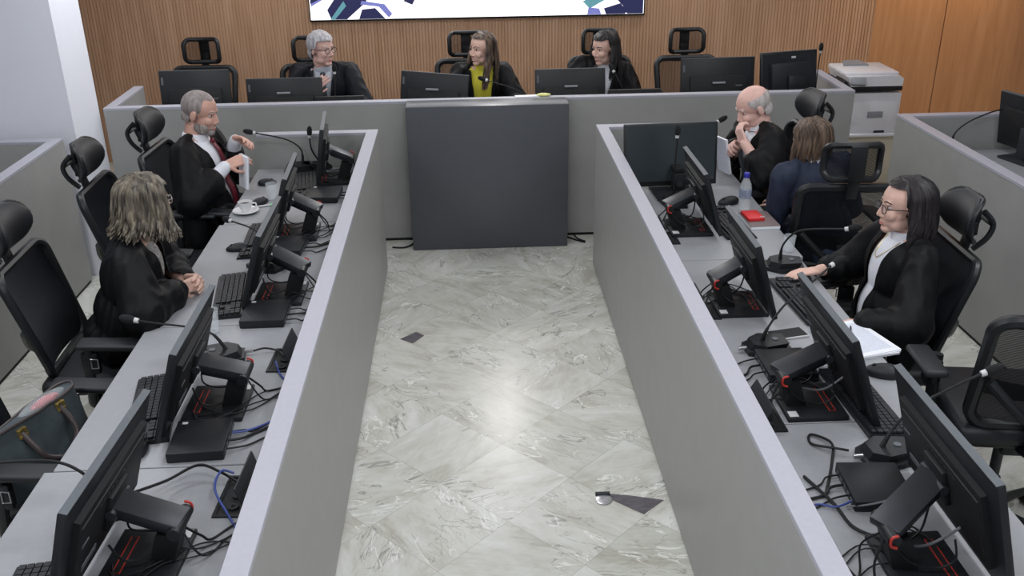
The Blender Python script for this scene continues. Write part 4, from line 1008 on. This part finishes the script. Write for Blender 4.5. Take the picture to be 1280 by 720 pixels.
# curly-haired woman, left desk
t, H, Tt = person('woman with curly streaked hair in black robe seated at the left desk, hands clasped', (-1.545, -2.25, 0), R(6), lean=(13, 0, 0), head=(38, 6, 0), hoff=(.015, .03, .02), skin='skin_light', female=True, zoff=.01,
    arms={1: dict(elbow=(.06, .25, .77), wrist=(.165, .07, .775), d=(.85, -.5, .1), n=(.1, -.8, -.1), thumb=-1, curl=.55, r=.10, drape=.12),
          -1: dict(elbow=(.06, -.25, .77), wrist=(.165, -.045, .775), d=(.85, .5, .1), n=(.1, .8, -.1), thumb=1, curl=.55, r=.10, drape=.12)},
    opening=.45, shirt='shirt_print', collar=False, bulk=1.05, hz=1.02)
hair_cap(t, H, 'hair_streaked', face_x=.05, face_z=.07, grow=.014, nape=-.12)
rnd = random.Random(11); hb_ = MB(); strands(hb_, H, rnd, 340, .195, 66, .016, 1.13, curl_end=.045, thick=.0095); obj('hair_lock', hb_, 'hair_streaked', t)
glasses(t, H, 'steel')

# bald man, right desk
t, H, Tt = person('bald older man in black robe at the right desk, hand at his mouth', (1.60, -.78, 0), R(188), lean=(16, 4, 0), head=(4, 25, 0), hoff=(.0, 0, -.025), skin='skin_pink',
    arms={1: dict(elbow=(.12, .27, .80), wrist=(.205, .14, .965), d=(.25, -.55, .78), n=(-.8, -.3, .2), thumb=-1, curl=.7, sleeve=.45, flare=.85, r=.09),
          -1: dict(elbow=(.12, -.24, .76), wrist=(.165, -.0, .925), d=(.75, .35, .1), n=(-.2, .6, -.5), thumb=1, curl=.8, sleeve=.6, flare=.8)},
    opening=.5, tie='tie_grey', bulk=1.08, brow='hair_white', hz=1.04)
hb_ = hair_cap(t, H, 'hair_white', grow=.003, top=False, side_z=-.02, nape=-.06)
pb = thing('booklet', 'white booklet held by the bald man at the right desk', 'booklet', (1.335, -.82, .865), R(200))
obj('pages', B((0, 0, .0), (.014, .11, .21), rot=(0, .22, 0)), 'paper', pb, False); obj('cover', B((.009, 0, .0), (.003, .114, .214), rot=(0, .22, 0)), 'paper_ink', pb, False)

# woman in navy seen from behind
t, H, Tt = person('woman in navy jacket with brown hair seen from behind, leaning to the bald man', (1.715, -1.40, 0), R(98), lean=(12, -9, 0), head=(35, 18, -4), hoff=(0, 0, -.03), skin='skin_light', female=True,
    arms={1: dict(elbow=(.03, .235, .70), wrist=(.24, .14, .68), d=(1, -.2, 0), n=(0, 0, -1), thumb=-1, r=.056, flare=.7),
          -1: dict(elbow=(.06, -.215, .70), wrist=(.24, -.12, .68), d=(1, .2, 0), n=(0, 0, -1), thumb=1, r=.056, flare=.7)},
    robe='navy_cloth', opening=.3, bulk=.92)
hair_cap(t, H, 'hair_brown', face_x=.05, face_z=.07, grow=.008, nape=-.12)
rnd = random.Random(5); hb_ = MB(); strands(hb_, H, rnd, 240, .15, 60, .004, 1.0); obj('hair_lock', hb_, 'hair_brown', t)

# woman in glasses, right desk
t, H, Tt = person('dark-haired woman in glasses, black robe and white blouse at the right desk', (1.585, -2.47, 0), R(180), lean=(-2, 0, 0), head=(-2, 3, 0), hoff=(0, 0, -.005), skin='skin_light', female=True,
    arms={1: dict(elbow=(-.01, .29, .73), wrist=(.14, .27, .735), d=(.95, -.2, -.1), n=(0, -.3, -1), thumb=-1, curl=.4, sleeve=.95, r=.10, drape=.14),
          -1: dict(elbow=(.02, -.27, .755), wrist=(.185, -.195, .768), d=(1, .08, -.03), n=(0, 0, -1), thumb=1, curl=.28, sleeve=.66, r=.085)},
    opening=.46, open_low=-.02, bulk=1.06, hz=1.03)
hair_cap(t, H, 'hair_dark', face_x=.04, face_z=.102, grow=.012, nape=-.12)
rnd = random.Random(8); hb_ = MB(); strands(hb_, H, rnd, 280, .215, 84, .010, 1.10, thick=.0095); obj('hair_lock', hb_, 'hair_dark', t)
glasses(t, H)
nk = MB(); nk.tube(catmull([Tt @ V(p) for p in ((.05, -.06, .45), (.105, -.03, .385), (.118, 0, .36), (.105, .03, .385), (.05, .06, .45))], 5), .0016, 6); obj('necklace', nk, 'brass', t)

# the three at the judges bench
t, H, Tt = person('grey-haired man in glasses and dark robe at the judges bench, hand on chest', (-1.17, 1.12, 0), R(-90), lean=(5, 0, 0), head=(52, 4, 0), skin='skin_pink',
    arms={1: dict(elbow=(.08, .29, .76), wrist=(.27, .20, .75), d=(1, 0, 0), n=(0, 0, -1), thumb=-1, curl=.3),
          -1: dict(elbow=(.12, -.26, .76), wrist=(.185, -.075, .895), d=(.05, .72, .6), n=(-1, .1, 0), thumb=1, curl=.15, r=.075)},
    robe='robe_blue_black', shirt='shirt_grey', tie='tie_grey', opening=.42, bulk=1.06, brow='hair_silver', hz=1.04)
hair_cap(t, H, 'hair_silver', face_x=.05, face_z=.074, grow=.013, ny=9, side_z=-.02, nape=-.07)
glasses(t, H)
t, H, Tt = person('smiling woman with long brown hair and yellow blouse at the judges bench', (.0, 1.12, 0), R(-90), lean=(4, 0, 0), head=(-50, 2, 0), skin='skin_light', female=True,
    arms={1: dict(elbow=(.06, .27, .75), wrist=(.28, .16, .75), d=(1, 0, 0), n=(0, 0, -1), thumb=-1), -1: dict(elbow=(.06, -.27, .75), wrist=(.28, -.16, .75), d=(1, 0, 0), n=(0, 0, -1), thumb=1)},
    shirt='shirt_yellow', opening=.5, open_low=-.3, hz=1.06)
hair_cap(t, H, 'hair_brown_long', face_x=.04, face_z=.094, grow=.010, nape=-.12)
rnd = random.Random(3); hb_ = MB(); strands(hb_, H, rnd, 260, .31, 76, .014, 1.0, fwd=.07); obj('hair_lock', hb_, 'hair_brown_long', t)
sm_ = MB(); sm_.ell((.0895, 0, -.0685), (.006, .017, .0035), M=H, sub=2); obj('teeth', sm_, 'teeth', t)
br = MB()
for s in (-1, 1): br.ell((.118, s*.075, .22), (.012, .016, .016), M=Tt, sub=2)
obj('clasp', br, 'label_white', t)
t, H, Tt = person('black-haired woman in dark robe at the judges bench, turned to her right', (.85, 1.08, 0), R(-96), lean=(9, -9, 0), head=(-46, 8, 0), hoff=(.02, -.02, -.02), skin='skin_light', female=True,
    arms={1: dict(elbow=(.06, .28, .75), wrist=(.28, .18, .75), d=(1, 0, 0), n=(0, 0, -1), thumb=-1, r=.095), -1: dict(elbow=(.08, -.27, .75), wrist=(.28, -.16, .75), d=(1, 0, 0), n=(0, 0, -1), thumb=1)},
    opening=.4, open_low=-.15, bulk=1.14, hz=1.05, zoff=.035)
hair_cap(t, H, 'hair_black', face_x=.04, face_z=.084, grow=.012, nape=-.12)
rnd = random.Random(4); hb_ = MB(); strands(hb_, H, rnd, 260, .24, 82, .008, 1.08, fwd=.04); obj('hair_lock', hb_, 'hair_black', t)
